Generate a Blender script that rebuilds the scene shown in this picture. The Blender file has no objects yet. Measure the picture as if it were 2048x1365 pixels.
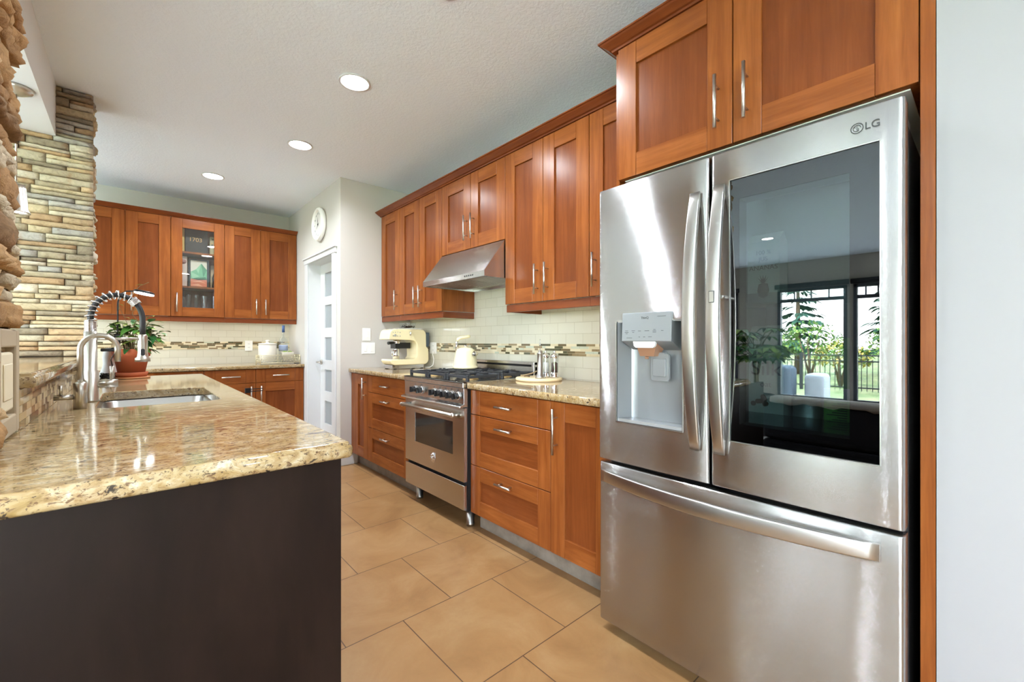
import bpy, bmesh, math, random
from mathutils import Vector, Matrix, noise
random.seed(7)
R = math.radians
scene = bpy.context.scene
COL = scene.collection

# ---------------------------------------------------------------- camera, world, light
cam = bpy.data.cameras.new('camera')
cam.sensor_width = 36.0
cam.lens = 854.28 / 2048 * 36
cam.shift_y = 1.0 / 2048
cam.clip_start = 0.02
cam_ob = bpy.data.objects.new('camera', cam)
cam_ob.location = (0, 0, 1.15)
cam_ob.rotation_euler = (R(90), 0, R(-41.695))
COL.objects.link(cam_ob)
scene.camera = cam_ob

scene.view_settings.view_transform = 'Standard'
scene.view_settings.look = 'None'
scene.view_settings.gamma = 1.0
scene.view_settings.exposure = 1.10
scene.view_settings.use_curve_mapping = False
scene.cycles.max_bounces = 10
scene.cycles.diffuse_bounces = 6
scene.cycles.glossy_bounces = 5
scene.cycles.transparent_max_bounces = 12
scene.cycles.sample_clamp_indirect = 6.0
scene.cycles.caustics_reflective = False
scene.cycles.caustics_refractive = False

SKY_STRENGTH = 17.0
LAMP_W = 8.0          # each ceiling downlight
world = bpy.data.worlds.new('sky')
scene.world = world
world.use_nodes = True
wn = world.node_tree
bg = wn.nodes['Background']
tc = wn.nodes.new('ShaderNodeTexCoord')
sep = wn.nodes.new('ShaderNodeSeparateXYZ')
ramp = wn.nodes.new('ShaderNodeValToRGB')
ramp.color_ramp.elements[0].position = 0.0
ramp.color_ramp.elements[0].color = (0.93, 0.97, 1.0, 1)
ramp.color_ramp.elements[1].position = 0.7
ramp.color_ramp.elements[1].color = (0.60, 0.79, 1.0, 1)
wn.links.new(tc.outputs['Generated'], sep.inputs[0])
wn.links.new(sep.outputs['Z'], ramp.inputs[0])
wn.links.new(ramp.outputs[0], bg.inputs['Color'])
bg.inputs['Strength'].default_value = SKY_STRENGTH

sun = bpy.data.lights.new('sun', 'SUN')
sun.energy = 20.0
sun.angle = R(2)
sun.color = (1.0, 0.95, 0.86)
sun_ob = bpy.data.objects.new('sun', sun)
sun_ob.rotation_euler = (0, R(42), R(25))
COL.objects.link(sun_ob)

def portal(name, x, y0, y1, z0, z1, south=False):
    l = bpy.data.lights.new(name, 'AREA')
    l.shape = 'RECTANGLE'
    l.size = z1 - z0
    l.size_y = y1 - y0
    l.cycles.is_portal = True
    o = bpy.data.objects.new(name, l)
    o.location = (x, (y0 + y1) / 2, (z0 + z1) / 2)
    o.rotation_euler = (0, R(-90), 0)
    if south:
        l.size, l.size_y = y1 - y0, z1 - z0
        o.location = ((y0 + y1) / 2, x, (z0 + z1) / 2)
        o.rotation_euler = (R(90), 0, 0)
    COL.objects.link(o)

# room constants
CEIL = 2.67
XR = 2.16            # tiled wall behind the range
YB = 5.73            # far wall
XP = 1.441           # pantry wall
YP = 4.0             # wall at the end of the range run
XW = -6.6            # window wall of the dining side
YS = -2.6
WIN = [(0.95, 1.60, 0.08, 2.15), (1.69, 2.77, 0.08, 2.15), (3.5, 5.0, 0.08, 2.15), (-2.2, -0.7, 0.08, 2.15)]
WINS = [(-5.6, -3.6, 0.08, 2.30), (-3.4, -1.3, 0.08, 2.30)]      # wall behind the camera
for i, w in enumerate(WIN):
    portal('window_portal', XW + 0.03, *w)
for w in WINS:
    portal('window_portal', YS + 0.03, *w, south=True)

# ---------------------------------------------------------------- helpers
def lin(r, g=None, b=None):
    if g is None: r, g, b = r
    f = lambda c: ((c / 255) / 12.92) if c / 255 <= 0.04045 else (((c / 255) + 0.055) / 1.055) ** 2.4
    return (f(r), f(g), f(b), 1.0)

class MB:
    def __init__(s):
        s.v, s.f, s.m, s.s, s.c = [], [], [], [], []
    def add(s, vs, fs, mat=0, smooth=False, col=None):
        b = len(s.v)
        s.v += [Vector(p) for p in vs]
        for k, f in enumerate(fs):
            s.f.append([b + i for i in f]); s.m.append(mat); s.s.append(smooth); s.c.append(col)
        return b
    def box(s, x0, x1, y0, y1, z0, z1, mat=0, col=None):
        x0, x1 = sorted((x0, x1)); y0, y1 = sorted((y0, y1)); z0, z1 = sorted((z0, z1))
        vs = [(x, y, z) for z in (z0, z1) for y in (y0, y1) for x in (x0, x1)]
        return s.add(vs, [(0, 2, 3, 1), (4, 5, 7, 6), (0, 1, 5, 4), (2, 6, 7, 3), (0, 4, 6, 2), (1, 3, 7, 5)], mat, False, col)
    def tube(s, pts, r, n=10, mat=0, caps=True, closed=False):
        pts = [Vector(p) for p in pts]
        rs = r if isinstance(r, (list, tuple)) else [r] * len(pts)
        N = len(pts); rings = []; up = None
        for i, p in enumerate(pts):
            if closed: t = pts[(i + 1) % N] - pts[i - 1]
            else: t = pts[min(i + 1, N - 1)] - pts[max(i - 1, 0)]
            t.normalize()
            if up is None:
                up = Vector((0, 0, 1)) if abs(t.z) < 0.9 else Vector((1, 0, 0))
            a = t.cross(up)
            if a.length < 1e-6: a = t.cross(Vector((0.3, 1, 0.2)))
            a.normalize(); b = a.cross(t).normalized(); up = b
            rings.append([p + (a * math.cos(2 * math.pi * k / n) + b * math.sin(2 * math.pi * k / n)) * rs[i] for k in range(n)])
        vs = [q for rg in rings for q in rg]
        fs = []
        for i in range(N if closed else N - 1):
            j = (i + 1) % N
            for k in range(n):
                fs.append((i * n + k, i * n + (k + 1) % n, j * n + (k + 1) % n, j * n + k))
        base = s.add(vs, fs, mat, True)
        if caps and not closed:
            s.f.append([base + k for k in range(n)][::-1]); s.m.append(mat); s.s.append(False); s.c.append(None)
            s.f.append([base + (N - 1) * n + k for k in range(n)]); s.m.append(mat); s.s.append(False); s.c.append(None)
        return base
    def cyl(s, p0, p1, r, r1=None, n=20, mat=0):
        return s.tube([p0, p1], [r, r if r1 is None else r1], n, mat)
    def lathe(s, prof, c, n=32, mat=0, axis='z', smooth=True, caps=True):
        vs = []; N = len(prof)
        for (r, h) in prof:
            for k in range(n):
                a = 2 * math.pi * k / n
                p = (r * math.cos(a), r * math.sin(a), h)
                if axis == 'x': p = (p[2], p[0], p[1])
                if axis == 'y': p = (p[0], p[2], p[1])
                vs.append((c[0] + p[0], c[1] + p[1], c[2] + p[2]))
        fs = [(i * n + k, i * n + (k + 1) % n, (i + 1) * n + (k + 1) % n, (i + 1) * n + k) for i in range(N - 1) for k in range(n)]
        base = s.add(vs, fs, mat, smooth)
        for e in (0, N - 1):
            if caps and prof[e][0] > 1e-5:
                s.f.append([base + e * n + k for k in range(n)]); s.m.append(mat); s.s.append(False); s.c.append(None)
        return base
    def prism(s, poly, axis, a0, a1, mat=0, smooth=False):
        n = len(poly)
        def P(u, w, a): return {'x': (a, u, w), 'y': (u, a, w), 'z': (u, w, a)}[axis]
        vs = [P(u, w, a0) for u, w in poly] + [P(u, w, a1) for u, w in poly]
        base = s.add(vs, [(k, (k + 1) % n, n + (k + 1) % n, n + k) for k in range(n)], mat, smooth)
        for q in ([base + k for k in range(n)][::-1], [base + n + k for k in range(n)]):
            s.f.append(q); s.m.append(mat); s.s.append(False); s.c.append(None)
        return base
    def loops(s, loops, mat=0, smooth=True, cap0=False, cap1=False):
        n = len(loops[0])
        vs = [p for l in loops for p in l]
        base = s.add(vs, [(i * n + k, i * n + (k + 1) % n, (i + 1) * n + (k + 1) % n, (i + 1) * n + k) for i in range(len(loops) - 1) for k in range(n)], mat, smooth)
        if cap0: s.f.append([base + k for k in range(n)][::-1]); s.m.append(mat); s.s.append(False); s.c.append(None)
        if cap1: s.f.append([base + (len(loops) - 1) * n + k for k in range(n)]); s.m.append(mat); s.s.append(False); s.c.append(None)
        return base
    def sphere(s, c, r, n=16, mat=0, sc=(1, 1, 1)):
        prof = [(math.sin(math.pi * i / (n // 2)), -math.cos(math.pi * i / (n // 2))) for i in range(n // 2 + 1)]
        b = len(s.v)
        s.lathe([(max(p[0], 1e-4 if 0 < i < n // 2 else 0.0) * r, p[1] * r) for i, p in enumerate(prof)], (0, 0, 0), n, mat)
        for i in range(b, len(s.v)):
            q = s.v[i]; s.v[i] = Vector((c[0] + q.x * sc[0], c[1] + q.y * sc[1], c[2] + q.z * sc[2]))
    def xf(s, start, mat4):
        for i in range(start, len(s.v)): s.v[i] = mat4 @ s.v[i]
    def build(s, name, mats, parent=None, bev=0, seg=1, loc=None):
        me = bpy.data.meshes.new(name)
        o = bpy.data.objects.new(name, me)
        org = Vector((0, 0, 0))
        if parent is not None:
            p = parent
            while p is not None:
                org += Vector(p.location); p = p.parent
        elif loc is not None:
            org = Vector(loc); o.location = loc
        me.from_pydata([tuple(v - org) for v in s.v], [], s.f)
        if not isinstance(mats, (list, tuple)): mats = [mats]
        for m in mats: me.materials.append(m)
        me.polygons.foreach_set('material_index', s.m)
        me.polygons.foreach_set('use_smooth', s.s)
        if any(c is not None for c in s.c):
            at = me.color_attributes.new('Col', 'FLOAT_COLOR', 'CORNER')
            for p, c in zip(me.polygons, s.c):
                for li in p.loop_indices: at.data[li].color = c or (1, 1, 1, 1)
        bm = bmesh.new(); bm.from_mesh(me)
        bmesh.ops.recalc_face_normals(bm, faces=bm.faces)
        bm.to_mesh(me); bm.free()
        me.update()
        COL.objects.link(o)
        if parent is not None: o.parent = parent
        if bev:
            b = o.modifiers.new('bevel', 'BEVEL'); b.width = bev; b.segments = seg
            b.limit_method = 'ANGLE'; b.angle_limit = R(40); b.harden_normals = False
        return o

def tag(o, label=None, cat=None, group=None, kind=None):
    if label: o['label'] = label
    if cat: o['category'] = cat
    if group: o['group'] = group
    if kind: o['kind'] = kind
    return o

def thing(name, label, cat, loc, group=None):
    o = bpy.data.objects.new(name, None)
    o.empty_display_size = 0.1
    o.location = loc
    COL.objects.link(o)
    return tag(o, label, cat, group)

def struct(name, mb, mats, label, bev=0):
    return tag(mb.build(name, mats, bev=bev), label, None, None, 'structure')

def copy_tree(o, loc, parent=None):
    c = o.copy(); COL.objects.link(c)
    if parent is None: c.location = loc
    else: c.parent = parent
    for ch in list(o.children): copy_tree(ch, None, c)
    return c

def text(s, name, mat, parent, loc, size, right, up, extrude=0.0004, align='CENTER', label=None):
    """flat lettering standing in the plane spanned by right and up, centred on loc"""
    cu = bpy.data.curves.new(name, 'FONT')
    cu.body = s; cu.size = size; cu.extrude = extrude
    cu.align_x = align; cu.align_y = 'CENTER'
    cu.materials.append(mat)
    tmp = bpy.data.objects.new('tmp', cu); COL.objects.link(tmp)
    bpy.context.view_layer.update()
    me = bpy.data.meshes.new_from_object(tmp.evaluated_get(bpy.context.evaluated_depsgraph_get()))
    bpy.data.objects.remove(tmp); bpy.data.curves.remove(cu)
    o = bpy.data.objects.new(name, me)
    r = Vector(right).normalized(); u = Vector(up).normalized(); n = r.cross(u)
    org = Vector((0, 0, 0)); p = parent
    while p is not None:
        org += Vector(p.location); p = p.parent
    m = Matrix((r, u, n)).transposed().to_4x4()
    m.translation = Vector(loc) - org
    o.matrix_local = m
    COL.objects.link(o)
    if parent is not None: o.parent = parent
    if label: o['label'] = label
    return o

def rrect(x0, x1, y0, y1, z, r, ins=0.0, n=5):
    """rounded rectangle loop; r = one radius or four (x0y0, x1y0, x1y1, x0y1)"""
    rs = r if isinstance(r, (list, tuple)) else [r] * 4
    x0 += ins; x1 -= ins; y0 += ins; y1 -= ins
    out = []
    for (cx, cy, sx, sy, a0), rr in zip(((x0, y0, 1, 1, 180), (x1, y0, -1, 1, 270), (x1, y1, -1, -1, 0), (x0, y1, 1, -1, 90)), rs):
        rr = max(rr - ins, 0.0005)
        for k in range(n + 1):
            a = R(a0 + 90 * k / n)
            out.append(Vector((cx + sx * rr + rr * math.cos(a), cy + sy * rr + rr * math.sin(a), z)))
    return out

def slab(name, mats, parent, x0, x1, y0, y1, ztop, r, prof, hole=None, loc=None):
    """worktop with a shaped edge; prof = (inset, drop) pairs; hole = (x0,x1,y0,y1,r)"""
    me = bpy.data.meshes.new(name); bm = bmesh.new()
    loops = [[bm.verts.new(p) for p in rrect(x0, x1, y0, y1, ztop - d, r, i)] for i, d in prof]
    n = len(loops[0])
    for a, b in zip(loops, loops[1:]):
        for k in range(n):
            f = bm.faces.new((a[k], a[(k + 1) % n], b[(k + 1) % n], b[k])); f.smooth = True
    zb = ztop - prof[-1][1]
    tops = [bm.edges.get((loops[0][k], loops[0][(k + 1) % n])) for k in range(n)]
    bots = [bm.edges.get((loops[-1][k], loops[-1][(k + 1) % n])) for k in range(n)]
    if hole:
        hl = [[bm.verts.new(p) for p in rrect(*hole[:4], z, hole[4], i)] for z, i in ((ztop, -0.003), (ztop - 0.003, 0), (zb, 0))]
        m = len(hl[0])
        for a, b in zip(hl, hl[1:]):
            for k in range(m): bm.faces.new((a[k], b[k], b[(k + 1) % m], a[(k + 1) % m]))
        tops += [bm.edges.get((hl[0][k], hl[0][(k + 1) % m])) for k in range(m)]
        bots += [bm.edges.get((hl[-1][k], hl[-1][(k + 1) % m])) for k in range(m)]
        bmesh.ops.triangle_fill(bm, edges=tops, use_beauty=True)
        bmesh.ops.triangle_fill(bm, edges=bots, use_beauty=True)
    else:
        bm.faces.new(loops[0]); bm.faces.new(loops[-1][::-1])
    bmesh.ops.recalc_face_normals(bm, faces=bm.faces)
    bm.to_mesh(me); bm.free()
    me.materials.append(mats)
    o = bpy.data.objects.new(name, me); COL.objects.link(o)
    if loc:
        for v in me.vertices: v.co -= Vector(loc)
        o.location = loc
    return o

# ---------------------------------------------------------------- materials
def mat(name, col=(0.8, 0.8, 0.8, 1), rough=0.5, metal=0.0, spec=0.5, emit=None, es=0, coat=0.0, trans=0.0, ior=1.45, alpha=1.0):
    m = bpy.data.materials.new(name); m.use_nodes = True
    p = m.node_tree.nodes['Principled BSDF']
    p.inputs['Base Color'].default_value = col
    p.inputs['Roughness'].default_value = rough
    p.inputs['Metallic'].default_value = metal
    p.inputs['Specular IOR Level'].default_value = spec
    p.inputs['Coat Weight'].default_value = coat
    p.inputs['Coat Roughness'].default_value = 0.1
    p.inputs['Transmission Weight'].default_value = trans
    p.inputs['IOR'].default_value = ior
    if emit:
        p.inputs['Emission Color'].default_value = emit
        p.inputs['Emission Strength'].default_value = es
    return m

class NT:
    """small node-tree writer"""
    def __init__(s, m):
        s.m = m; s.t = m.node_tree; s.p = s.t.nodes['Principled BSDF']
        s.pos = s.t.nodes.new('ShaderNodeNewGeometry').outputs['Position']
    def link(s, a, b): s.t.links.new(a, b)
    def mapping(s, scale=(1, 1, 1), loc=(0, 0, 0), rot=(0, 0, 0), vec=None):
        n = s.t.nodes.new('ShaderNodeMapping')
        n.inputs['Scale'].default_value = scale; n.inputs['Location'].default_value = loc; n.inputs['Rotation'].default_value = rot
        s.link(vec or s.pos, n.inputs['Vector']); return n.outputs[0]
    def noise(s, vec, scale, detail=4, rough=0.55, dist=0.0):
        n = s.t.nodes.new('ShaderNodeTexNoise')
        n.inputs['Scale'].default_value = scale; n.inputs['Detail'].default_value = detail
        n.inputs['Roughness'].default_value = rough; n.inputs['Distortion'].default_value = dist
        s.link(vec, n.inputs['Vector']); return n.outputs['Fac']
    def voronoi(s, vec, scale, feature='F1', out='Distance'):
        n = s.t.nodes.new('ShaderNodeTexVoronoi'); n.feature = feature
        n.inputs['Scale'].default_value = scale; s.link(vec, n.inputs['Vector']); return n.outputs[out]
    def ramp(s, fac, stops, interp='LINEAR'):
        n = s.t.nodes.new('ShaderNodeValToRGB'); cr = n.color_ramp; cr.interpolation = interp
        while len(cr.elements) < len(stops): cr.elements.new(0.5)
        for e, (p, c) in zip(cr.elements, stops):
            e.position = p; e.color = c if len(c) == 4 else (*c, 1)
        s.link(fac, n.inputs[0]); return n.outputs[0]
    def mix(s, fac, a, b, mode='MIX'):
        n = s.t.nodes.new('ShaderNodeMix'); n.data_type = 'RGBA'; n.blend_type = mode
        for v, i in ((fac, 0), (a, 6), (b, 7)):
            if hasattr(v, 'is_linked'): s.link(v, n.inputs[i])
            else: n.inputs[i].default_value = v
        return n.outputs[2]
    def math(s, op, a, b=None):
        n = s.t.nodes.new('ShaderNodeMath'); n.operation = op
        for i, v in enumerate((a, b)):
            if v is None: continue
            if hasattr(v, 'is_linked'): s.link(v, n.inputs[i])
            else: n.inputs[i].default_value = v
        return n.outputs[0]
    def bump(s, h, strength=0.2, dist=0.01, nrm=None):
        n = s.t.nodes.new('ShaderNodeBump'); n.inputs['Strength'].default_value = strength; n.inputs['Distance'].default_value = dist
        s.link(h, n.inputs['Height'])
        if nrm: s.link(nrm, n.inputs['Normal'])
        s.link(n.outputs[0], s.p.inputs['Normal']); return n.outputs[0]
    def color(s, c): s.link(c, s.p.inputs['Base Color'])
    def rough(s, c): s.link(c, s.p.inputs['Roughness'])

BW = lambda v: (v, v, v, 1)

def wood(name, scale, dark, mid, light, rough=0.25, spec=0.27):
    m = mat(name, mid, rough, spec=spec); n = NT(m)
    v = n.mapping(scale)
    a = n.noise(v, 1.0, 6, 0.6, 0.6)
    blot = n.noise(n.mapping((2.3, 2.3, 1.6)), 2.0, 3, 0.5)
    fine = n.noise(n.mapping([q * 7 for q in scale]), 1.0, 2, 0.5)
    c = n.ramp(a, [(0.25, dark), (0.5, mid), (0.78, light)])
    c = n.mix(n.ramp(blot, [(0.35, BW(0.0)), (0.7, BW(0.55))]), c, dark)
    c = n.mix(n.ramp(fine, [(0.4, BW(0.10)), (0.6, BW(0))]), c, tuple(q * 0.5 for q in dark[:3]) + (1,))
    n.color(c)
    n.bump(a, 0.03, 0.002)
    return m

CD, CM, CL = lin(119, 61, 26), lin(143, 80, 36), lin(164, 98, 48)
M_WV = wood('cherry_upright_grain', (26, 26, 1.6), CD, CM, CL)
M_WH = wood('cherry_level_grain', (2.0, 2.0, 26), CD, CM, CL)
M_WP = wood('cherry_panel_grain', (22, 22, 1.4), lin(103, 51, 23), lin(123, 64, 29), lin(137, 76, 38))
M_WIN = wood('cherry_inside', (20, 20, 1.6), lin(120, 62, 30), lin(150, 85, 45), lin(165, 98, 52), 0.5)
M_CROWN = wood('cherry_cornice', (1.6, 1.6, 30), lin(104, 50, 24), lin(124, 62, 30), lin(140, 74, 37), 0.25, 0.35)
M_ESP = wood('espresso_panel', (7, 7, 1.5), lin(22, 14, 11), lin(32, 21, 17), lin(40, 28, 23), 0.45, 0.22)
M_MEL = mat('white_melamine', lin(238, 235, 226), 0.45)

def granite(name):
    m = mat(name, lin(205, 180, 140), 0.07, spec=0.6); n = NT(m)
    big = n.noise(n.mapping((1.3, 2.4, 2.4)), 3.0, 5, 0.6, 1.2)
    midn = n.noise(n.mapping((12, 22, 20)), 1.6, 6, 0.7, 0.8)
    c = n.ramp(midn, [(0.30, lin(102, 77, 50)), (0.44, lin(156, 129, 92)), (0.57, lin(182, 162, 130)), (0.72, lin(206, 199, 186))])
    c = n.mix(n.ramp(big, [(0.38, BW(0.5)), (0.6, BW(0))]), c, lin(158, 132, 80))
    fl = n.noise(n.mapping((38, 92, 70)), 1.5, 4, 0.6, 0.6)
    c = n.mix(n.ramp(fl, [(0.575, BW(0)), (0.64, BW(0.8))]), c, lin(92, 64, 44))
    fl2 = n.noise(n.mapping((100, 130, 120)), 1.3, 3, 0.6)
    c = n.mix(n.ramp(fl2, [(0.60, BW(0)), (0.655, BW(0.8))]), c, lin(66, 52, 44))
    sp = n.noise(n.mapping((9, 13, 12), (3.1, 1.7, 0.4)), 1.5, 4, 0.62, 0.9)
    c = n.mix(n.ramp(sp, [(0.655, BW(0)), (0.70, BW(0.85))]), c, lin(76, 44, 38))
    sp2 = n.noise(n.mapping((24, 26, 30), (7.3, 2.2, 5.1)), 1.4, 4, 0.6, 0.4)
    c = n.mix(n.ramp(sp2, [(0.632, BW(0)), (0.668, BW(0.9))]), c, lin(36, 32, 34))
    n.color(c)
    return m
M_GRAN = granite('polished_granite')

def steel(name, col, rough, aniso=0.0, wav=0.0, brush=True, grain=0.0):
    m = mat(name, col, rough, 1.0); n = NT(m)
    n.p.inputs['Anisotropic'].default_value = aniso
    n.p.inputs['Anisotropic Rotation'].default_value = 0.25
    if aniso:
        t = n.t.nodes.new('ShaderNodeTangent'); t.direction_type = 'RADIAL'; t.axis = 'Z'
        n.link(t.outputs[0], n.p.inputs['Tangent'])
    if brush:
        b = n.noise(n.mapping((3, 3, 900)), 1.0, 2, 0.5)
        n.rough(n.ramp(b, [(0.3, BW(max(rough - 0.04, 0.02))), (0.7, BW(rough + 0.04))]))
    if grain:
        # level brushing: the surface tilts up and down from scratch to scratch, so reflections run out upright
        wv = n.t.nodes.new('ShaderNodeTexWhiteNoise'); wv.noise_dimensions = '3D'
        n.link(n.mapping((977, 977, 7919)), wv.inputs[0])
        w = n.math('MULTIPLY', n.math('SUBTRACT', wv.outputs['Value'], 0.5), 2.0)
        w3 = n.math('MULTIPLY', n.math('MULTIPLY', w, w), w)
        tz = n.math('ADD', n.math('MULTIPLY', w3, grain * 0.8), n.math('MULTIPLY', w, grain * 0.2))
        cb = n.t.nodes.new('ShaderNodeCombineXYZ'); n.link(tz, cb.inputs[2])
        ge = n.t.nodes.new('ShaderNodeNewGeometry')
        va = n.t.nodes.new('ShaderNodeVectorMath'); va.operation = 'ADD'
        n.link(ge.outputs['Normal'], va.inputs[0]); n.link(cb.outputs[0], va.inputs[1])
        if wav:
            w2 = n.noise(n.mapping((1, 3.0, 0.7)), 2.4, 1, 0.4)
            cy = n.t.nodes.new('ShaderNodeCombineXYZ'); n.link(n.math('MULTIPLY', n.math('SUBTRACT', w2, 0.5), wav), cy.inputs[1])
            vb = n.t.nodes.new('ShaderNodeVectorMath'); vb.operation = 'ADD'
            n.link(va.outputs[0], vb.inputs[0]); n.link(cy.outputs[0], vb.inputs[1]); va = vb
        vn = n.t.nodes.new('ShaderNodeVectorMath'); vn.operation = 'NORMALIZE'
        n.link(va.outputs[0], vn.inputs[0]); n.link(vn.outputs[0], n.p.inputs['Normal'])
    return m
M_SS = steel('brushed_stainless_door', lin(188, 187, 186), 0.14, 0.0, 0.08, False, 0.9)
M_SSR = steel('brushed_stainless', lin(200, 198, 195), 0.2, 0.0, 0.0, False, 0.3)
M_SSM = steel('satin_steel', lin(190, 187, 183), 0.30, 0.0, 0, False)
M_SILV = mat('silver_plastic', lin(190, 192, 194), 0.32, 0.6)
M_NICK = mat('brushed_nickel', lin(206, 200, 190), 0.28, 1.0)
M_CHR = mat('chrome', lin(225, 225, 228), 0.07, 1.0)
M_BLK = mat('black_plastic', lin(22, 22, 24), 0.35)
M_RUB = mat('black_rubber_hose', lin(50, 50, 52), 0.45)
M_IRON = mat('cast_iron', lin(48, 50, 54), 0.45)
M_DARK = mat('dark_void', lin(18, 17, 17), 0.7)
M_CASE = mat('fridge_case_grey', lin(72, 72, 74), 0.45)
M_WHITE = mat('white_paint', lin(240, 239, 236), 0.35)
M_PLATE = mat('white_plate', lin(244, 243, 240), 0.3)
M_CREAM = mat('cream_enamel', lin(240, 226, 184), 0.14, coat=0.5)
M_PORC = mat('white_porcelain', lin(216, 208, 194), 0.2)
M_TERRA = mat('terracotta', lin(178, 92, 58), 0.75)
M_SOIL = mat('soil', lin(60, 44, 34), 0.9)
M_GOLD = mat('gold_print', lin(214, 170, 110), 0.3, 0.6)
M_INK = mat('dark_print', lin(60, 62, 64), 0.5)

def painted(name, col, rough=0.6, bs=0.05, sc=180):
    m = mat(name, col, rough, spec=0.3); n = NT(m)
    n.bump(n.noise(n.pos, sc, 3, 0.6), bs, 0.002)
    return m
M_WALL = painted('greige_wall_paint', lin(200, 195, 189))
M_WALLW = painted('white_wall_paint', lin(236, 236, 237))
M_WALLF = painted('darkened_white_wall_paint', lin(158, 156, 157))  # white wall by the fridge, colour darkened to offset strong window light
M_TRIM = mat('white_trim_paint', lin(208, 208, 209), 0.3)

def ceiling_mat():
    m = mat('knockdown_ceiling', lin(236, 243, 252), 0.8, spec=0.2); n = NT(m)
    a = n.noise(n.pos, 55, 4, 0.6, 0.4)
    n.bump(n.ramp(a, [(0.42, BW(0)), (0.58, BW(1))]), 0.22, 0.003)
    return m
M_CEIL = ceiling_mat()

def floor_mat():
    m = mat('tan_floor_tile', lin(206, 160, 112), 0.32, spec=0.4); n = NT(m)
    b = n.t.nodes.new('ShaderNodeTexBrick')
    b.offset = 0.5; b.offset_frequency = 2; b.squash = 1.0; b.squash_frequency = 2
    b.inputs['Scale'].default_value = 1.0
    b.inputs['Mortar Size'].default_value = 0.0022
    b.inputs['Mortar Smooth'].default_value = 0.1
    b.inputs['Brick Width'].default_value = 0.468
    b.inputs['Row Height'].default_value = 0.4715
    b.inputs['Color1'].default_value = BW(0.36); b.inputs['Color2'].default_value = BW(0.64)
    b.inputs['Mortar'].default_value = BW(0.0)
    n.link(n.mapping(loc=(-0.601, -1.140, 0)), b.inputs['Vector'])
    a = n.noise(n.pos, 3.2, 6, 0.62, 0.8)
    f = n.noise(n.pos, 60, 3, 0.6)
    c = n.ramp(a, [(0.25, lin(136, 98, 62)), (0.48, lin(158, 119, 78)), (0.75, lin(174, 139, 98))])
    c = n.mix(n.ramp(f, [(0.35, BW(0.18)), (0.6, BW(0))]), c, lin(160, 112, 74))
    tone = n.ramp(b.outputs['Color'], [(0.3, (0.93, 0.92, 0.9, 1)), (0.7, (1.04, 1.03, 1.02, 1))])
    c = n.mix(1.0, c, tone, 'MULTIPLY')
    c = n.mix(b.outputs['Fac'], c, lin(92, 66, 48))
    n.color(c)
    n.bump(n.math('SUBTRACT', 1.0, b.outputs['Fac']), 0.4, 0.002)
    return m
M_FLOOR = floor_mat()

def subway(name, ucomp, uoff, tone=1.0):
    """cream subway tile on a wall; ucomp = which axis runs along the wall"""
    m = mat(name, lin(236, 230, 208), 0.14, spec=0.5); n = NT(m)
    sp = n.t.nodes.new('ShaderNodeSeparateXYZ'); n.link(n.pos, sp.inputs[0])
    cb = n.t.nodes.new('ShaderNodeCombineXYZ')
    n.link(n.math('ADD', sp.outputs[ucomp], uoff), cb.inputs[0])
    n.link(n.math('ADD', sp.outputs['Z'], -0.832), cb.inputs[1])
    b = n.t.nodes.new('ShaderNodeTexBrick')
    b.offset = 0.5; b.offset_frequency = 2; b.squash_frequency = 2
    for k, v in (('Scale', 1.0), ('Mortar Size', 0.0011), ('Mortar Smooth', 0.2), ('Brick Width', 0.143), ('Row Height', 0.0738)):
        b.inputs[k].default_value = v
    b.inputs['Color1'].default_value = lin(234 * tone, 229 * tone, 210 * tone); b.inputs['Color2'].default_value = lin(239 * tone, 235 * tone, 218 * tone)
    b.inputs['Mortar'].default_value = lin(198 * tone, 190 * tone, 168 * tone)
    n.link(cb.outputs[0], b.inputs['Vector'])
    n.color(b.outputs['Color'])
    n.bump(n.math('SUBTRACT', 1.0, b.outputs['Fac']), 0.35, 0.002)
    return m
M_TILE_R = subway('cream_subway_range_wall', 'Y', -1.664 + 0.143 * 20, 0.89)
M_TILE_B = subway('cream_subway_far_wall', 'X', 0.06 + 0.143 * 20, 0.89)

def vcol(name, rough, spec=0.5, bumpy=0.0, metal=0.0):
    m = mat(name, BW(0.5), rough, metal, spec); n = NT(m)
    a = n.t.nodes.new('ShaderNodeVertexColor'); a.layer_name = 'Col'
    c = a.outputs['Color']
    if bumpy:
        w = n.noise(n.pos, 38, 6, 0.65, 0.5)
        c = n.mix(1.0, c, n.ramp(w, [(0.28, (0.66, 0.62, 0.58, 1)), (0.5, (0.98, 0.96, 0.94, 1)), (0.75, (1.16, 1.12, 1.06, 1))]), 'MULTIPLY')
        rust = n.noise(n.pos, 9, 4, 0.6, 0.8)
        c = n.mix(n.ramp(rust, [(0.6, BW(0)), (0.72, BW(0.4))]), c, lin(160, 110, 66))
        n.bump(w, bumpy, 0.012)
    n.color(c)
    return m
M_STONE = vcol('ledgestone', 0.85, 0.2, 0.7)
M_STRIP = vcol('glass_mosaic_strip', 0.12, 0.6)

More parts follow.
